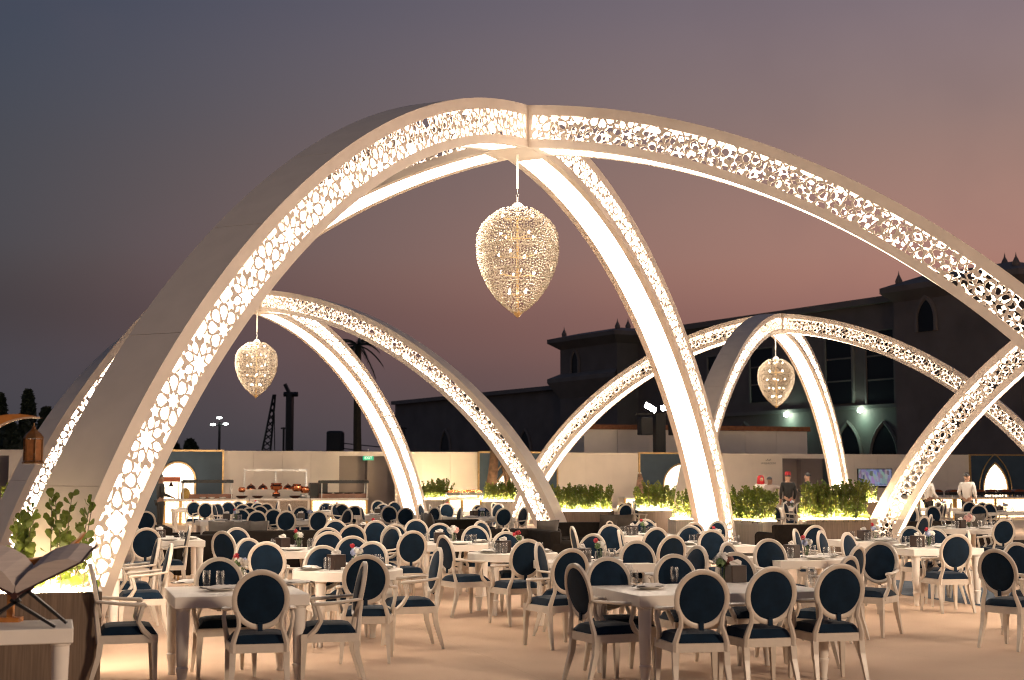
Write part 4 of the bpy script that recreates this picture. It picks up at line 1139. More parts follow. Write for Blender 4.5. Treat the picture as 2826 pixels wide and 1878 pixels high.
ware('straw_basket', [(0, 0), (.13, 0), (.17, .05), (.19, .2), (.15, .34), (.06, .42), (0, .43)], mat('straw', (.55, .36, .10), .8, noise=.4, nscale=40), 513, OFF - .3, .932, 'straw coloured domed basket on the left counter', .9)

# ------------------------------------------------------------------ people
def skin_mesh(name, pts, edges, m, parent, sub=1):
    keys = list(pts); me = bpy.data.meshes.new(name)
    me.from_pydata([pts[k][0] for k in keys], [(keys.index(a), keys.index(b)) for a, b in edges], []); me.materials.append(m)
    o = ob(name, me, parent)
    md = o.modifiers.new('skin', 'SKIN'); md.use_smooth_shade = True
    if not me.skin_vertices: return o
    for i, k in enumerate(keys):
        r = pts[k][1]; me.skin_vertices[0].data[i].radius = r if hasattr(r, '__len__') else (r, r)
    me.skin_vertices[0].data[0].use_root = True
    sb = o.modifiers.new('sub', 'SUBSURF'); sb.levels = sub; sb.render_levels = sub
    return o
def person(px, py_head, d, rz, lab, skin, top, legs, armL, armR, head=None, H=None, vest=None, apron=None):
    """placed by the top of the head at distance d; armL/armR: elbow and wrist in metres, body frame facing +y"""
    P = ony(px, py_head, d); H = P[2]; k = H / 1.76
    e = tag(empty('person', (P[0], P[1], 0), rz), lab, 'person', 'staff at the buffet')
    e.scale = (k, k, k)
    B = {'pel': ((0, 0, .96), (.135, .10)), 'spi': ((0, 0, 1.14), (.125, .095)), 'che': ((0, 0, 1.34), (.155, .11)), 'nec': ((0, -.005, 1.495), .058), 'hb': ((0, .01, 1.56), .07), 'hm': ((0, .012, 1.64), (.082, .098)), 'ht': ((0, .0, 1.715), (.062, .075)),
         'nose': ((0, .125, 1.625), .014), 'el': ((.092, .0, 1.63), .018), 'er': ((-.092, .0, 1.63), .018)}
    E = [('pel', 'spi'), ('spi', 'che'), ('che', 'nec'), ('nec', 'hb'), ('hb', 'hm'), ('hm', 'ht'), ('hm', 'nose'), ('hm', 'el'), ('hm', 'er')]
    C = {'pel': ((0, 0, .90), (.168, .132)), 'spi': ((0, 0, 1.14), (.150, .12)), 'che': ((0, 0, 1.34), (.178, .132)), 'nec': ((0, -.005, 1.47), .078)}
    CE = [('pel', 'spi'), ('spi', 'che'), ('che', 'nec')]
    Lg = {'pel': ((0, 0, .98), (.150, .118))}; LE = []
    for s, nm, (elb, wri) in ((1, 'r', armR), (-1, 'l', armL)):
        sh = Vector((s * .185, 0, 1.425)); el = Vector(elb); wr = Vector(wri); dr = (wr - el).normalized(); pm = wr + dr * .085
        B[nm + 's'] = (sh, .052); B[nm + 'e'] = (el, .040); B[nm + 'w'] = (wr, .027); B[nm + 'p'] = (pm, (.034, .02))
        E += [('che', nm + 's'), (nm + 's', nm + 'e'), (nm + 'e', nm + 'w'), (nm + 'w', nm + 'p')]
        sd = dr.cross(Vector((0, 0, 1)) if abs(dr.z) < .9 else Vector((0, 1, 0))).normalized()
        for q, (o_, l_) in enumerate(((-.03, .07), (-.01, .085), (.01, .08), (.03, .06))):
            B['%sf%d' % (nm, q)] = (pm + sd * o_ + dr * l_ - Vector((0, 0, .012)), .0085); E.append((nm + 'p', '%sf%d' % (nm, q)))
        B[nm + 'th'] = (wr + sd * .05 + dr * .06, .010); E.append((nm + 'w', nm + 'th'))
        B[nm + 'h'] = (Vector((s * .09, 0, .90)), .085); B[nm + 'k'] = (Vector((s * .105, .015, .50)), .056); B[nm + 'a'] = (Vector((s * .11, -.015, .09)), .038); B[nm + 't'] = (Vector((s * .125, .14, .035)), .034)
        E += [('pel', nm + 'h'), (nm + 'h', nm + 'k'), (nm + 'k', nm + 'a'), (nm + 'a', nm + 't')]
        C[nm + 's'] = (sh, .068); C[nm + 'e'] = (el, .056); C[nm + 'w'] = (wr - dr * .03, .042)
        CE += [('che', nm + 's'), (nm + 's', nm + 'e'), (nm + 'e', nm + 'w')]
        Lg[nm + 'h'] = (Vector((s * .095, 0, .88)), .105); Lg[nm + 'k'] = (Vector((s * .105, .012, .50)), .076); Lg[nm + 'a'] = (Vector((s * .11, -.012, .08)), .062)
        LE += [('pel', nm + 'h'), (nm + 'h', nm + 'k'), (nm + 'k', nm + 'a')]
    skin_mesh('body', B, E, skin, e)
    skin_mesh('jacket', C, CE, top, e); skin_mesh('trousers', Lg, LE, legs, e)
    if vest: skin_mesh('waistcoat', {'pel': ((0, 0, .93), (.205, .17)), 'spi': ((0, 0, 1.14), (.19, .16)), 'che': ((0, 0, 1.34), (.215, .17)), 'nec': ((0, -.015, 1.45), (.13, .12))}, [('pel', 'spi'), ('spi', 'che'), ('che', 'nec')], vest, e)
    if apron: ob('apron', MB().lathe([(.185, .55), (.19, .75), (.178, .98), (.165, .985), (.17, .75), (.17, .55)], 16, sy=.78).mesh('apron', apron, True), e)
    hair = MB(); n = 12
    for j in range(5):
        a = R(8 + 17 * j) if j else 0
        for q in range(n):
            t_ = 2 * math.pi * q / n; cut = 1.0 if math.sin(t_) < .3 else .72
            hair.v.append((.093 * math.sin(min(a, 1.5) * 1.15 * cut) * math.cos(t_), -.012 + .112 * math.sin(min(a, 1.5) * 1.15 * cut) * math.sin(t_), 1.652 + .115 * math.cos(min(a, 1.5) * 1.15 * cut)))
    for j in range(4):
        for q in range(n):
            a = j * n + q; b_ = j * n + (q + 1) % n; hair.f.append((a, b_, b_ + n, a + n))
    if head != 'bald': ob('hair', hair.mesh('hair', M_black, True), e)
    if head == 'chef': ob('chef_hat', MB().lathe([(.090, 1.70), (.094, 1.75), (.098, 1.84), (.125, 1.90), (.12, 1.97), (.06, 2.0), (0, 2.0)], 14, sy=1.1).mesh('chef_hat', M_napkin, True), e)
    if head == 'fez': ob('fez', MB().lathe([(.098, 1.69), (.094, 1.74), (.082, 1.82), (0, 1.822)], 14, sy=1.1).mesh('fez', mat('red_felt', (.33, .012, .02), .8), True), e)
    if head == 'scarf': ob('headscarf', MB().lathe([(.10, 1.46), (.135, 1.52), (.125, 1.62), (.112, 1.72), (.07, 1.78), (0, 1.785)], 14, (0, -.035, 0), sy=.95).mesh('headscarf', mat('red_scarf', (.50, .015, .025), .8, noise=.4, nscale=14), True), e)
    return e
Mw = mat('chef_white', (.72, .69, .66), .8, noise=.08, bump=.2, bscale=14); Mk = mat('black_cloth', (.012, .012, .013), .8, noise=.2); Mg = mat('grey_cloth', (.30, .25, .23), .8, noise=.1)
dn = ((-.24, -.02, 1.15), (-.22, .10, .92)); dnr = ((.24, -.02, 1.15), (.22, .10, .92))
person(2561, 1310, 47.0, R(-72), 'chef in white hat and tunic reaching out at the right counter', M_skin[1], Mw, Mk, ((-.26, .10, 1.16), (-.22, .32, 1.00)), ((.26, .02, 1.16), (.22, .22, 1.00)), 'chef')
person(2668, 1305, 46.0, R(-38), 'bareheaded chef in white jacket beside the blue panel', M_skin[0], Mw, Mk, ((-.25, -.05, 1.15), (-.20, .14, .97)), ((.25, -.05, 1.15), (.20, .14, .95)))
person(2100, 1314, 49.0, R(190), 'person in red headscarf and white shirt behind the planter', M_skin[0], Mw, Mk, *((dn, dnr)), 'scarf')
person(2124, 1316, 48.0, R(-50), 'waiter in grey shirt and dark waistcoat pointing right', M_skin[1], Mg, Mk, dn, ((.36, .22, 1.36), (.40, .48, 1.33)), None, apron=Mw)
person(2174, 1307, 47.5, R(8), 'person in red fez and black waistcoat seen from behind', M_skin[0], Mk, Mk, dn, dnr, 'fez')
person(2228, 1306, 48.5, R(58), 'balding man in black suit gesturing behind the planter', M_skin[2], Mk, Mk, ((-.24, .02, 1.15), (-.16, .30, 1.22)), dnr)
person(444, 1309, 45.5, R(-60), 'waiter in dark suit standing beside the near arch leg', M_skin[1], Mk, Mk, ((-.24, .02, 1.15), (-.10, .26, 1.08)), ((.24, .02, 1.15), (.14, .30, 1.06)))
# ------------------------------------------------------------------ cabin, light tower behind the wall
e, w_ = wthing('site_cabin', 1612, 2230, -6, 'pale flat roofed cabin with rust coloured edge behind the wall', 'cabin')
zt_ = wz(1700, 1180, -6)
n = 7
for k in range(n): ob('cladding_panel', MB().box(-w_ + 2 * w_ * k / n + .01, -w_ + 2 * w_ * (k + 1) / n - .01, 0, 3, 0, zt_ - .1).mesh('cladding_panel', M_wall), e)
ob('roof_edge', MB().box(-w_ - .1, w_ + .1, -.15, 3.1, zt_ - .1, zt_ + .12).mesh('roof_edge', mat('rust_edge', (.28, .10, .04), .7, noise=.3)), e)
e, w_ = wthing('light_tower', 1810, 1836, -3, 'dark floodlight and loudspeaker mast behind the wall', 'light mast')
zt_ = wz(1823, 1140, -3)
ob('mast', MB().box(-w_, w_, -.1, .3, 0, zt_).mesh('mast', M_black), e)
cb = MB().box(-1.2, 1.3, -.04, .04, zt_ - .1, zt_ - .02); ob('cross_bar', cb.mesh('cross_bar', M_black), e)
for x in (-.75, .75): ob('loudspeaker', rbox(x - .28, x + .28, -.3, .2, zt_ - 1.0, zt_ - .2, .03).mesh('loudspeaker', M_dark), e)
M_flood = emat('floodlight', (1, .93, .85), 60)
for x, rt in ((-.55, -28), (.25, 4)):
    h_ = ob('flood_head', MB().box(-.30, .30, -.08, .06, -.14, .14).mesh('flood_head', M_black), e, (x, -.12, zt_ + .20), (R(-12), R(-rt), 0))
    ob('lamp_face', MB().box(-.28, .28, -.092, -.082, -.12, .12).mesh('lamp_face', M_flood), h_)

# its twin stands behind the camera on the right; its hard shadows fall on the front tables
e = tag(empty('light_tower', (19.5, -8.5, 0), R(42)), 'floodlight mast behind the viewpoint on the right', 'light mast')
ob('mast', MB().box(-.15, .15, -.15, .15, 0, 10.1).mesh('mast', M_black), e)
ob('cross_bar', MB().box(-1.2, 1.2, -.04, .04, 9.95, 10.05).mesh('cross_bar', M_black), e)
for x in (-.8, 0, .8):
    h_ = ob('flood_head', MB().box(-.30, .30, -.06, .08, -.14, .14).mesh('flood_head', M_black), e, (x, .15, 10.25), (R(-8), 0, 0))
    ob('lamp_face', MB().box(-.28, .28, .082, .092, -.12, .12).mesh('lamp_face', M_flood), h_)
fl_ = light('floodlight_beam', 'SPOT', (19.5 - .3, -8.5 + .35, 10.25), FLOOD, (1, .74, .52), .3)
fl_.data.spot_size = R(130); fl_.data.spot_blend = .25; fl_.data.shadow_soft_size = 1.6
fl_.rotation_euler = (Vector((-1.0, 24.0, 1.0)) - Vector(fl_.location)).to_track_quat('-Z', 'Y').to_euler()

# ------------------------------------------------------------------ palace
B0 = (10.3, 142.0); BE = (.522, -.853); BN = (-.853, -.522)
def bs(px, n=0.0):
    k = (px - 1413) / FPX * cP; x0, y0 = B0[0] + BN[0] * n, B0[1] + BN[1] * n
    return (k * y0 - x0) / (BE[0] - k * BE[1])
def bzz(px, py, n=0.0):
    s = bs(px, n); return ony(px, py, B0[1] + BE[1] * s + BN[1] * n)[2]
pal = tag(empty('palace_building', (B0[0], B0[1], 0), math.atan2(BE[1], BE[0])), 'dark unlit palace with towers and roof finials behind the wall', 'building')
# local axes: x along the facade to the right, y = away from camera (-normal)
def pb(name, m, s0, s1, n0, n1, z0, z1, parent=pal): return ob(name, MB().box(s0, s1, -n1, -n0, z0, z1).mesh(name, m), parent)
HR = bzz(2100, 869) - .5
s_l, s_r = bs(1700), bs(2480)
pb('main_wing', M_stone, s_l - 2, s_r + 40, -18, 0, 0, HR)
pb('parapet', M_stone2, s_l - 2, s_r, -1, .5, HR + .003, HR + .5)
HL = bzz(1300, 1098)
pb('low_wing', M_stone, bs(1085), s_l - 2.01, -14, -.2, 0, HL)
pb('low_parapet', M_stone2, bs(1085), s_l - 2.01, -1, .4, HL + .003, HL + .45)
def finial(x, n, z, s, parent):
    return ob('finial', MB().lathe([(.5, 0), (.5, .25), (.25, .4), (.45, .8), (.5, 1.15), (.3, 1.6), (.1, 2.0), (0, 2.6)], 10, (0, 0, 0)).mesh('finial', M_stone, True), parent, (x, -n, z), scale=(s, s, s))
def tower(px0, px1, ptip, yroof, yeave, ylow, nf, lab):
    a, b = bs(px0, nf), bs(px1, nf); ze = bzz((px0 + px1) / 2, yeave, nf); zr = bzz((px0 + px1) / 2, yroof, nf)
    t_ = pb('tower', M_stone, a, b, nf - (b - a), nf, 0, ze)
    ov = abs(bs(px0, nf) - bs(ptip, nf)) * .36
    m = MB(); d = b - a
    x0, x1, y0, y1 = a - ov, b + ov, -nf - ov, -nf + d + ov
    q = .28 * d
    m.add([(a, -nf, ze - .6), (b, -nf, ze - .6), (b, -nf + d, ze - .6), (a, -nf + d, ze - .6), (x0, y0, ze + .1), (x1, y0, ze + .1), (x1, y1, ze + .1), (x0, y1, ze + .1), (x0, y0, ze + .5), (x1, y0, ze + .5), (x1, y1, ze + .5), (x0, y1, ze + .5), (a + q * .5, -nf + q * .5, zr - .2), (b - q * .5, -nf + q * .5, zr - .2), (b - q * .5, -nf + d - q * .5, zr - .2), (a + q * .5, -nf + d - q * .5, zr - .2)],
          [(0, 1, 5, 4), (1, 2, 6, 5), (2, 3, 7, 6), (3, 0, 4, 7), (4, 5, 9, 8), (5, 6, 10, 9), (6, 7, 11, 10), (7, 4, 8, 11), (8, 9, 13, 12), (9, 10, 14, 13), (10, 11, 15, 14), (11, 8, 12, 15), (12, 13, 14, 15)])
    rf = ob('roof', m.mesh('roof', M_stone), pal)
    finial(a + .3, nf - .3, ze + .4, .55, rf); finial((a + b) / 2, nf - d / 2, zr - .25, .6, rf); finial(b - .3, nf - .3, ze + .4, .55, rf)
    if ylow:
        zl = bzz((px0 + px1) / 2, ylow, nf)
        m = MB().add([(a, -nf - .01, zl - 1.6), (b, -nf - .01, zl - 1.6), (b + ov, -nf - ov, zl), (a - ov, -nf - ov, zl), (a - ov, -nf - ov, zl + .4), (b + ov, -nf - ov, zl + .4), (b, -nf - .01, zl + .9), (a, -nf - .01, zl + .9), (a - ov, -nf + d, zl), (a - ov, -nf + d, zl + .4), (a, -nf + d, zl - 1.6), (a, -nf + d, zl + .9)],
                     [(0, 1, 2, 3), (3, 2, 5, 4), (4, 5, 6, 7), (0, 3, 8, 10), (3, 4, 9, 8), (4, 7, 11, 9)])
        ob('cornice', m.mesh('cornice', M_stone2), pal)
    return a, b, nf
def arch_window(px, w_, y0, y1, n, kind='arch', frame=True):
    s = bs(px, n); za, zb_ = bzz(px, y1, n), bzz(px, y0, n)
    if kind == 'arch': O = arch_outline(w_ / 2, zb_ - w_ * .9, 'pointed', 8, base=za)
    else: O = [(w_ / 2, za), (w_ / 2, zb_), (-w_ / 2, zb_), (-w_ / 2, za)]
    f = ob('window', MB().wallprism([(s + x, z) for x, z in O][::-1], -n - .10, -n - .002).mesh('window', M_glassdark), pal)
    if frame:
        O2 = arch_outline(w_ / 2, zb_ - w_ * .9, 'pointed', 8, grow=.15, base=za) if kind == 'arch' else [(w_ / 2 + .1, za), (w_ / 2 + .1, zb_ + .1), (-w_ / 2 - .1, zb_ + .1), (-w_ / 2 - .1, za)]
        ob('frame', MB().tube([(s + x, -n - .1, z) for x, z in O2], .16, 5).mesh('frame', M_stone2), f)
        if kind != 'arch':
            for q in (1 / 3, 2 / 3): ob('glazing_bar', MB().box(s - w_ / 2, s + w_ / 2, -n - .16, -n - .101, za + (zb_ - za) * q - .06, za + (zb_ - za) * q + .06).mesh('glazing_bar', M_stone), f)
tower(1547, 1705, 1507, 905, 940, 1050, 2.5, '')
tower(2478, 2826, 2424, 728, 790, None, 3.0, '')
arch_window(1590, 1.1, 975, 1035, 2.5); arch_window(2570, 1.5, 832, 915, 3.0)
for px in (1660, 1740): arch_window(px, 2.4, 1000, 1100, 0, 'rect')
for px, y0, y1 in ((1990, 985, 1100), (2110, 965, 1110), (2325, 930, 1115), (2440, 915, 1115)): arch_window(px, 2.9, y0, y1, 0, 'rect')
for px in (2060, 2345, 2445, 2560, 2700): arch_window(px, 2.6, 1180, 1245, 0)
for px in (1450, 1230): arch_window(px, 2.2, 1195, 1245, -.2)
pb('string_course', M_stone2, s_l - 2, s_r + 30, 0.001, .35, bzz(2300, 1128) - .2, bzz(2300, 1128) + .1)
for px, py in ((2175, 1145), (2380, 1133)):
    s = bs(px, .4); z = bzz(px, py, .4)
    lp_ = ob('wall_lamp', MB().lathe([(0, -.2), (.16, -.14), (.2, 0), (.16, .14), (0, .2)], 10).mesh('wall_lamp', emat('green_white_lamp', (.75, 1, .88), 25)), pal, (s, -.5, z))
    l_ = light('wall_lamp_light', 'POINT', (s, -.9, z - .6), 45, (.45, 1, .75), .2, pal)

# ------------------------------------------------------------------ skyline on the left
def tubeob(nm, segs, m, parent, n=5):
    q = MB()
    for a, b, r in segs: q.tube([a, b], r, n)
    return ob(nm, q.mesh(nm, m), parent)
D = 140
def sk(px, py, d=D): return Vector(ony(px, py, d))
e = tag(empty('street_lamp', (sk(603, 1317).x, D, 0)), 'distant street lamp with three lit heads', 'street lamp')
zt_ = sk(603, 1165).z
tubeob('post', [((0, 0, 0), (0, 0, zt_), .13), ((-.75, 0, zt_ - .3), (.75, 0, zt_ - .3), .07)], M_dark, e)
for x, z in ((-.62, zt_ - .25), (.62, zt_ - .2), (0, zt_ + .4)):
    ob('lamp_head', MB().lathe([(0, -.12), (.26, -.06), (.26, .05), (0, .1)], 8).mesh('lamp_head', emat('street_lamp_glow', (.9, 1, .95), 7)), e, (x, -.1, z))
p0, p1 = sk(722, 1262), sk(757, 1112)
e = tag(empty('crawler_crane', (p0.x, D, 0)), 'dark lattice boom crane in the distance', 'crane')
bm = MB(); dv = Vector((p1.x - p0.x, 0, p1.z)); b0 = Vector((0, 0, .8)); sdv = Vector((.6, 0, 0))
for s in (-1, 1):
    bm.tube([b0 + sdv * s, b0 + dv - sdv * s * -.15], .10, 4)
for k in range(14):
    f0, f1 = k / 14, (k + 1) / 14
    bm.tube([b0 + dv * f0 + sdv * (1 - .8 * f0), b0 + dv * f1 - sdv * (1 - .8 * f1)], .06, 4); bm.tube([b0 + dv * f0 - sdv * (1 - .8 * f0), b0 + dv * f1 + sdv * (1 - .8 * f1)], .06, 4)
ob('boom', bm.mesh('boom', M_dark), e)
ob('cab', rbox(-2.0, 1.0, -1, 1, .3, 3.2, .2).mesh('cab', M_dark), e); ob('track', rbox(-2.4, 1.8, -1.4, 1.4, 0, .9, .3).mesh('track', M_black), e)
tubeob('hoist_cable', [((dv.x, 0, dv.z), (dv.x + .2, 0, .5), .05)], M_dark, e)
p1 = sk(800, 1072)
e = tag(empty('floodlight_mast', (p1.x, D, 0)), 'tall dark mast with cross arm in the distance', 'mast')
tubeob('mast', [((0, 0, 0), (0, 0, p1.z - .5), .42)], M_dark, e); tubeob('arm', [((-.6, 0, p1.z - .6), (.8, 0, p1.z - .6), .25), ((0, 0, p1.z - .6), (-.5, 0, p1.z + .4), .2)], M_dark, e)
for px, d_ in ((783, 150), (1115, 150)):
    p1 = sk(px, 1180, d_); e = tag(empty('thin_pole', (p1.x, d_, 0)), 'thin dark pole %s' % ('beside the distant mast' if px < 900 else 'near the low palace wing'), 'pole')
    tubeob('pole', [((0, 0, 0), (0, 0, p1.z), .12)], M_dark, e); tubeob('bracket', [((-.3, 0, p1.z - .1), (.3, 0, p1.z - .1), .08)], M_dark, e)
p1 = sk(926, 1190); e = tag(empty('concrete_tank', (p1.x, D, 0)), 'dark boxy structure beside the distant palm', 'structure')
ob('tank', rbox(-.8, .8, -.8, .8, 0, p1.z, .2).mesh('tank', M_dark), e)
tubeob('cable', [((.8, 0, p1.z - 1.2 - .5 * k), (5, 2, p1.z - 1.6 - .6 * k), .05) for k in range(3)], M_dark, e, 4)
# palm
pd = 105; pt = sk(988, 955, pd)
e = tag(empty('palm_tree', (pt.x, pd, 0)), 'dark palm tree silhouette behind the left arches', 'tree')
ob('trunk', MB().tube([(.1, 0, 0), (0, 0, pt.z * .5), (0, 0, pt.z)], [.34, .28, .24], 8).mesh('trunk', M_stem, True), e)
fr_ = MB()
rs = random.Random(4)
for k in range(26):
    a = k * 2.4; el = rs.uniform(-.5, 1.1); Lf = rs.uniform(1.8, 2.6)
    pts = []
    for i in range(7):
        t_ = i / 6; pts.append(Vector((math.cos(a) * Lf * t_ * math.cos(el * (1 - t_)), math.sin(a) * Lf * t_ * math.cos(el * (1 - t_)), pt.z + Lf * t_ * math.sin(el) - 1.3 * t_ * t_)))
    fr_.tube(pts, [.05] * 6 + [.02], 4)
    sd = Vector((-math.sin(a), math.cos(a), 0))
    for i in range(1, 7):
        for j in range(3):
            q = pts[i - 1].lerp(pts[i], j / 3)
            for s in (-1, 1):
                tip = q + sd * s * .38 * (1.1 - i / 8) + (pts[i] - pts[i - 1]) * .8 - Vector((0, 0, .12))
                fr_.add([q, q + (pts[i] - pts[i - 1]) * .18, tip], [(0, 1, 2)])
ob('crown', fr_.mesh('crown', M_leafd), e)
def crown_tree(px, ytop, d, wpx, lab, tall=1.0):
    p = sk(px, ytop, d); W = wpx / FPX * d / 2; H = p.z; rs = random.Random(int(px))
    e = tag(empty('background_tree', (p.x, d, 0)), lab, 'tree', 'dark background trees')
    m = MB().tube([(0, 0, 0), (.1, 0, H * .4), (0, 0, H * .8)], [.25, .18, .06], 7); 
    for k in range(5): a = k * 1.3; m.tube([(0, 0, H * (.35 + .08 * k)), (W * .6 * math.cos(a), W * .6 * math.sin(a), H * (.55 + .08 * k))], [.08, .02], 5)
    ob('trunk', m.mesh('trunk', M_stem), e)
    c = MB()
    for _ in range(2600):
        zf = rs.random(); rad = W * (math.sin(math.pi * min(1, zf * .85 + .12)) ** .6) * rs.random() ** .4
        a = rs.uniform(0, 6.283); lump = .8 + .25 * math.sin(a * 3 + zf * 9)
        q = Vector((rad * lump * math.cos(a), rad * lump * math.sin(a), H * (.28 + .72 * zf)))
        u = Vector((rs.gauss(0, 1), rs.gauss(0, 1), rs.gauss(0, 1))).normalized() * .22; v_ = u.orthogonal().normalized() * .12
        c.add([q - u, q + v_, q + u, q - v_], [(0, 1, 2, 3)])
    ob('crown', c.mesh('crown', M_leafd), e)
crown_tree(78, 1082, 70, 46, 'tall narrow dark tree behind the crescent')
crown_tree(2, 1092, 72, 40, 'dark tree at the left edge above the wall')
crown_tree(130, 1128, 85, 70, 'spreading dark tree right of the narrow one')
crown_tree(30, 1170, 66, 60, 'low dark bush like tree above the left wall')
crown_tree(525, 1215, 110, 60, 'low dark tree above the blue panel')
crown_tree(478, 1218, 118, 50, 'small dark treetop beside the near arch leg')
# trunk in front of the second blue panel
tp = wpos(1352, 2.6)[1]
e = tag(empty('old_tree', (tp[0], tp[1], 0)), 'brown forked tree trunk in front of the blue panel', 'tree')
Mb = mat('brown_bark', (.14, .075, .045), .9, noise=.5, nscale=6, bump=.8, bscale=9)
ob('trunk', MB().tube([(-.1, 0, 0), (-.02, 0, .9), (.12, 0, 1.9), (.2, .1, 3.0), (.25, .1, 4.2)], [.26, .22, .19, .16, .10], 9).mesh('trunk', Mb, True), e)
ob('branch', MB().tube([(.95, .1, 0), (.82, .05, .8), (.68, 0, 1.6), (.52, 0, 2.3), (.25, .05, 2.9)], [.20, .15, .13, .11, .09], 8).mesh('branch', Mb, True), e)

# ------------------------------------------------------------------ foreground corner: table, book on stand, crescent with lantern
nr = onz(203, 1734, .75); sx, sy = 1.5, .62
cT = (nr[0] - sx / 2 * ct - sy / 2 * st, nr[1] - sx / 2 * st + sy / 2 * ct)
table('book table', cT, 's', sx, sy, 'white table under the open book at the left edge')
TABLES.pop()
by = 9.25
sp_ = Vector(ony(40, 1643, by)); sc = by / FPX
e = tag(empty('open_book', (sp_.x, by, sp_.z)), 'large thick open book resting on the black stand', 'book')
def bx(px, py): return ((px - 40) * sc, (1643 - py) * sc)
M_page = mat('book_pages', (.56, .47, .42), .8, noise=.12, nscale=2, stretch=(1, 1, 60)); M_cover = mat('book_cover', (.06, .02, .018), .5)
dp = Vector((-.02, .36, .085))
blk = [bx(41, 1641), bx(222, 1552), bx(209, 1546), bx(182, 1545)] 
surf = [bx(182, 1545), bx(150, 1549), bx(110, 1560), bx(75, 1580), bx(52, 1605), bx(41, 1622)]
prf = [bx(42, 1640), bx(215, 1554)] + surf
for s, nm in ((1, 'right_page_block'), (-1, 'left_page_block')):
    F = [(s * x, z) for x, z in prf]; n = len(F)
    m = MB(); m.v = [(x, 0, z) for x, z in F] + [(x + s * dp.x, dp.y, z + dp.z) for x, z in F]
    m.f = [tuple(range(n)), tuple(range(2 * n - 1, n - 1, -1))] + [((i + 1) % n, i, n + i, n + (i + 1) % n) for i in range(n)]
    ob(nm, m.mesh(nm, M_page), e)
    a, b = bx(40, 1644), bx(226, 1551); m = MB()
    q = [(s * a[0], a[1] - .002), (s * b[0], b[1] + .002), (s * b[0], b[1] - .008), (s * a[0], a[1] - .012)]
    m.v = [(x, -.012, z) for x, z in q] + [(x + s * dp.x, dp.y + .012, z + dp.z) for x, z in q]
    m.f = [(0, 1, 2, 3), (7, 6, 5, 4), (1, 0, 4, 5), (2, 1, 5, 6), (3, 2, 6, 7), (0, 3, 7, 4)]
    ob('cover', m.mesh('cover', M_cover), e)
ob('spine', MB().tube([(0, -.014, -.006), (0, dp.y + .012, dp.z - .006)], .022, 8).mesh('spine', M_cover), e)
e = tag(empty('book_stand', (sp_.x, by, .7505)), 'black crossed wooden book stand on the white table', 'book stand')
zc = sp_.z - .7505 - .03
for s in (1, -1):
    for y0, dz in ((.02, 0), (.26, .06)):
        x1 = s * (155 - 40) * sc * .96
        m = MB().tube([(-s * .03, y0, zc + dz), (x1 * .55, y0, zc * .45 + dz * .4), (x1, y0, .012)], [.014, .014, .012], 4, sq=(1.4, 1), ph=.5)
        ob('stand_leg', m.mesh('stand_leg', M_black), e)
dC = 9.72; s0 = dC / FPX
def cxy(px, py): p = ony(px, py, dC); return Vector((p[0], p[2]))
ci, co = cxy(88, 1347), cxy(40, 1366); t1, t2 = cxy(113, 1156), cxy(237, 1470)
ri = ((t1 - ci).length + (t2 - ci).length) / 2; ro = ((t1 - co).length + (t2 - co).length) / 2
def arcp(c, r, pA, pB, n=36):
    a0 = math.atan2(pA.y - c.y, pA.x - c.x); a1 = math.atan2(pB.y - c.y, pB.x - c.x)
    if a1 < a0: a1 += 2 * math.pi
    return [(c.x + r * math.cos(a0 + (a1 - a0) * k / n), c.y + r * math.sin(a0 + (a1 - a0) * k / n)) for k in range(n + 1)]
OA = arcp(co, ro, t1, t2); IA = arcp(ci, ri, t1, t2)
e = tag(empty('crescent_ornament', (co.x, dC, 0)), 'large orange wooden crescent moon ornament at the left edge', 'ornament')
m = MB(); n = len(OA)
for y in (-.03, .03):
    o = len(m.v); m.v += [(x - co.x, y, z) for x, z in OA] + [(x - co.x, y, z) for x, z in IA]
    for k in range(n - 1):
        f = (o + k, o + k + 1, o + n + k + 1, o + n + k); m.f.append(f if y < 0 else f[::-1])
for k in range(n - 1):
    m.f.append((k + 1, k, 2 * n + k, 2 * n + k + 1)); m.f.append((n + k, n + k + 1, 3 * n + k + 1, 3 * n + k))
M_or = mat('orange_carved_wood', (.52, .20, .045), .5, noise=.35, nscale=9, bump=.5, bscale=24)
ob('crescent', m.mesh('crescent', M_or), e)
rim = MB().tube([(x - co.x, -.031, z) for x, z in IA], .007, 5); ob('inner_rim', rim.mesh('inner_rim', mat('pale_edge', (.62, .45, .32), .5)), e)
lowz = min(z for x, z in OA)
ob('foot_post', MB().box(-.02, .02, -.02, .02, .78, lowz + .05).mesh('foot_post', M_or), e); ob('foot_plate', MB().box(-.07, .07, -.05, .05, .7505, .78).mesh('foot_plate', M_or), e)
lt = cxy(94, 1168); lb_ = cxy(94, 1281)
e = tag(empty('hanging_lantern', (lt.x, dC - .002, lb_.y)), 'small brown metal lantern hanging from the crescent tip', 'lantern')
hL = lt.y - lb_.y; M_br = mat('aged_brass', (.26, .12, .04), .4, .6, noise=.4, nscale=20)
ob('base', MB().lathe([(0, 0), (.074, 0), (.074, .012), (.066, .02), (0, .02)], 6).mesh('base', M_br), e)
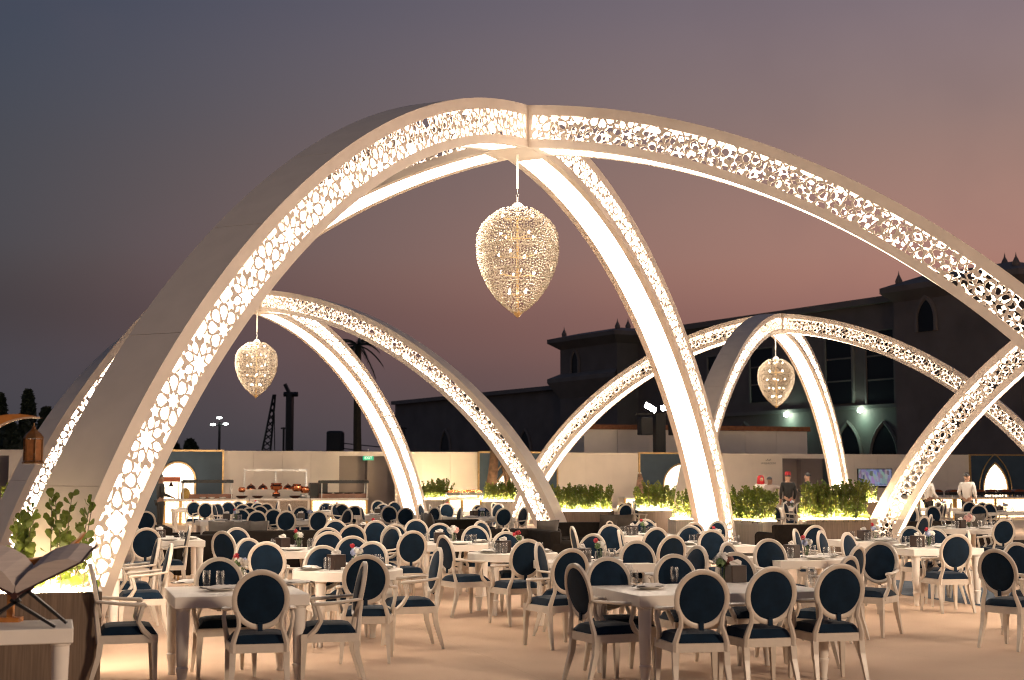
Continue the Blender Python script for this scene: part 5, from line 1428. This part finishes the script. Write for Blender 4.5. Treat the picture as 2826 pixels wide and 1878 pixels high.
for k in range(6):
    a = k * math.pi / 3; ob('corner_bar', MB().tube([(.062 * math.cos(a), .062 * math.sin(a), .018), (.062 * math.cos(a), .062 * math.sin(a), hL * .62)], .006, 5).mesh('corner_bar', M_br), e)
    b_ = a + math.pi / 6; c_ = .0525
    u = Vector((-math.sin(b_), math.cos(b_), 0)); q = Vector((c_ * math.cos(b_), c_ * math.sin(b_), 0))
    ob('amber_pane', MB().add([q - u * .024 + Vector((0, 0, .022)), q + u * .024 + Vector((0, 0, .022)), q + u * .024 + Vector((0, 0, hL * .6)), q - u * .024 + Vector((0, 0, hL * .6))], [(0, 1, 2, 3)]).mesh('amber_pane', mat('amber_glass', (.30, .12, .04), .25, noise=.4, nscale=30)), e)
ob('dome', MB().lathe([(.070, hL * .62), (.068, hL * .66), (.052, hL * .74), (.03, hL * .80), (.014, hL * .86), (.01, hL * .92), (0, hL * .93)], 6).mesh('dome', M_br), e)
ob('hook', MB().tube([(0, 0, hL * .92), (0, 0, hL)], .004, 5).mesh('hook', M_br), e)
ob('candle', MB().lathe([(0, .02), (.018, .02), (.018, .07), (0, .075)], 8).mesh('candle', M_china), e)

# ------------------------------------------------------------------ labels: tell look-alikes apart by their order in the picture
bpy.context.view_layer.update()
ORD = ['first', 'second', 'third', 'fourth', 'fifth', 'sixth', 'seventh', 'eighth', 'ninth', 'tenth', 'eleventh', 'twelfth', 'thirteenth', 'fourteenth', 'fifteenth']
by_label = {}
for o in TH: by_label.setdefault(o['label'], []).append(o)
for lb, os_ in by_label.items():
    if len(os_) < 2: continue
    os_.sort(key=lambda o: topx(o.matrix_world.translation)[0])
    for k, o in enumerate(os_):
        if len(os_) == 2: o['label'] = lb + (', the left one' if k == 0 else ', the right one')
        elif k == 0: o['label'] = lb + ', leftmost'
        elif k == len(os_) - 1: o['label'] = lb + ', rightmost'
        else: o['label'] = lb + ', %s from left' % ORD[min(k, 14)]
for o in TH:
    n_ = len(o['label'].replace(',', '').split())
    if n_ > 16 or n_ < 4: print('LABEL LENGTH', n_, o['label'])
print('THINGS', len(TH), 'OBJECTS', len(bpy.data.objects))
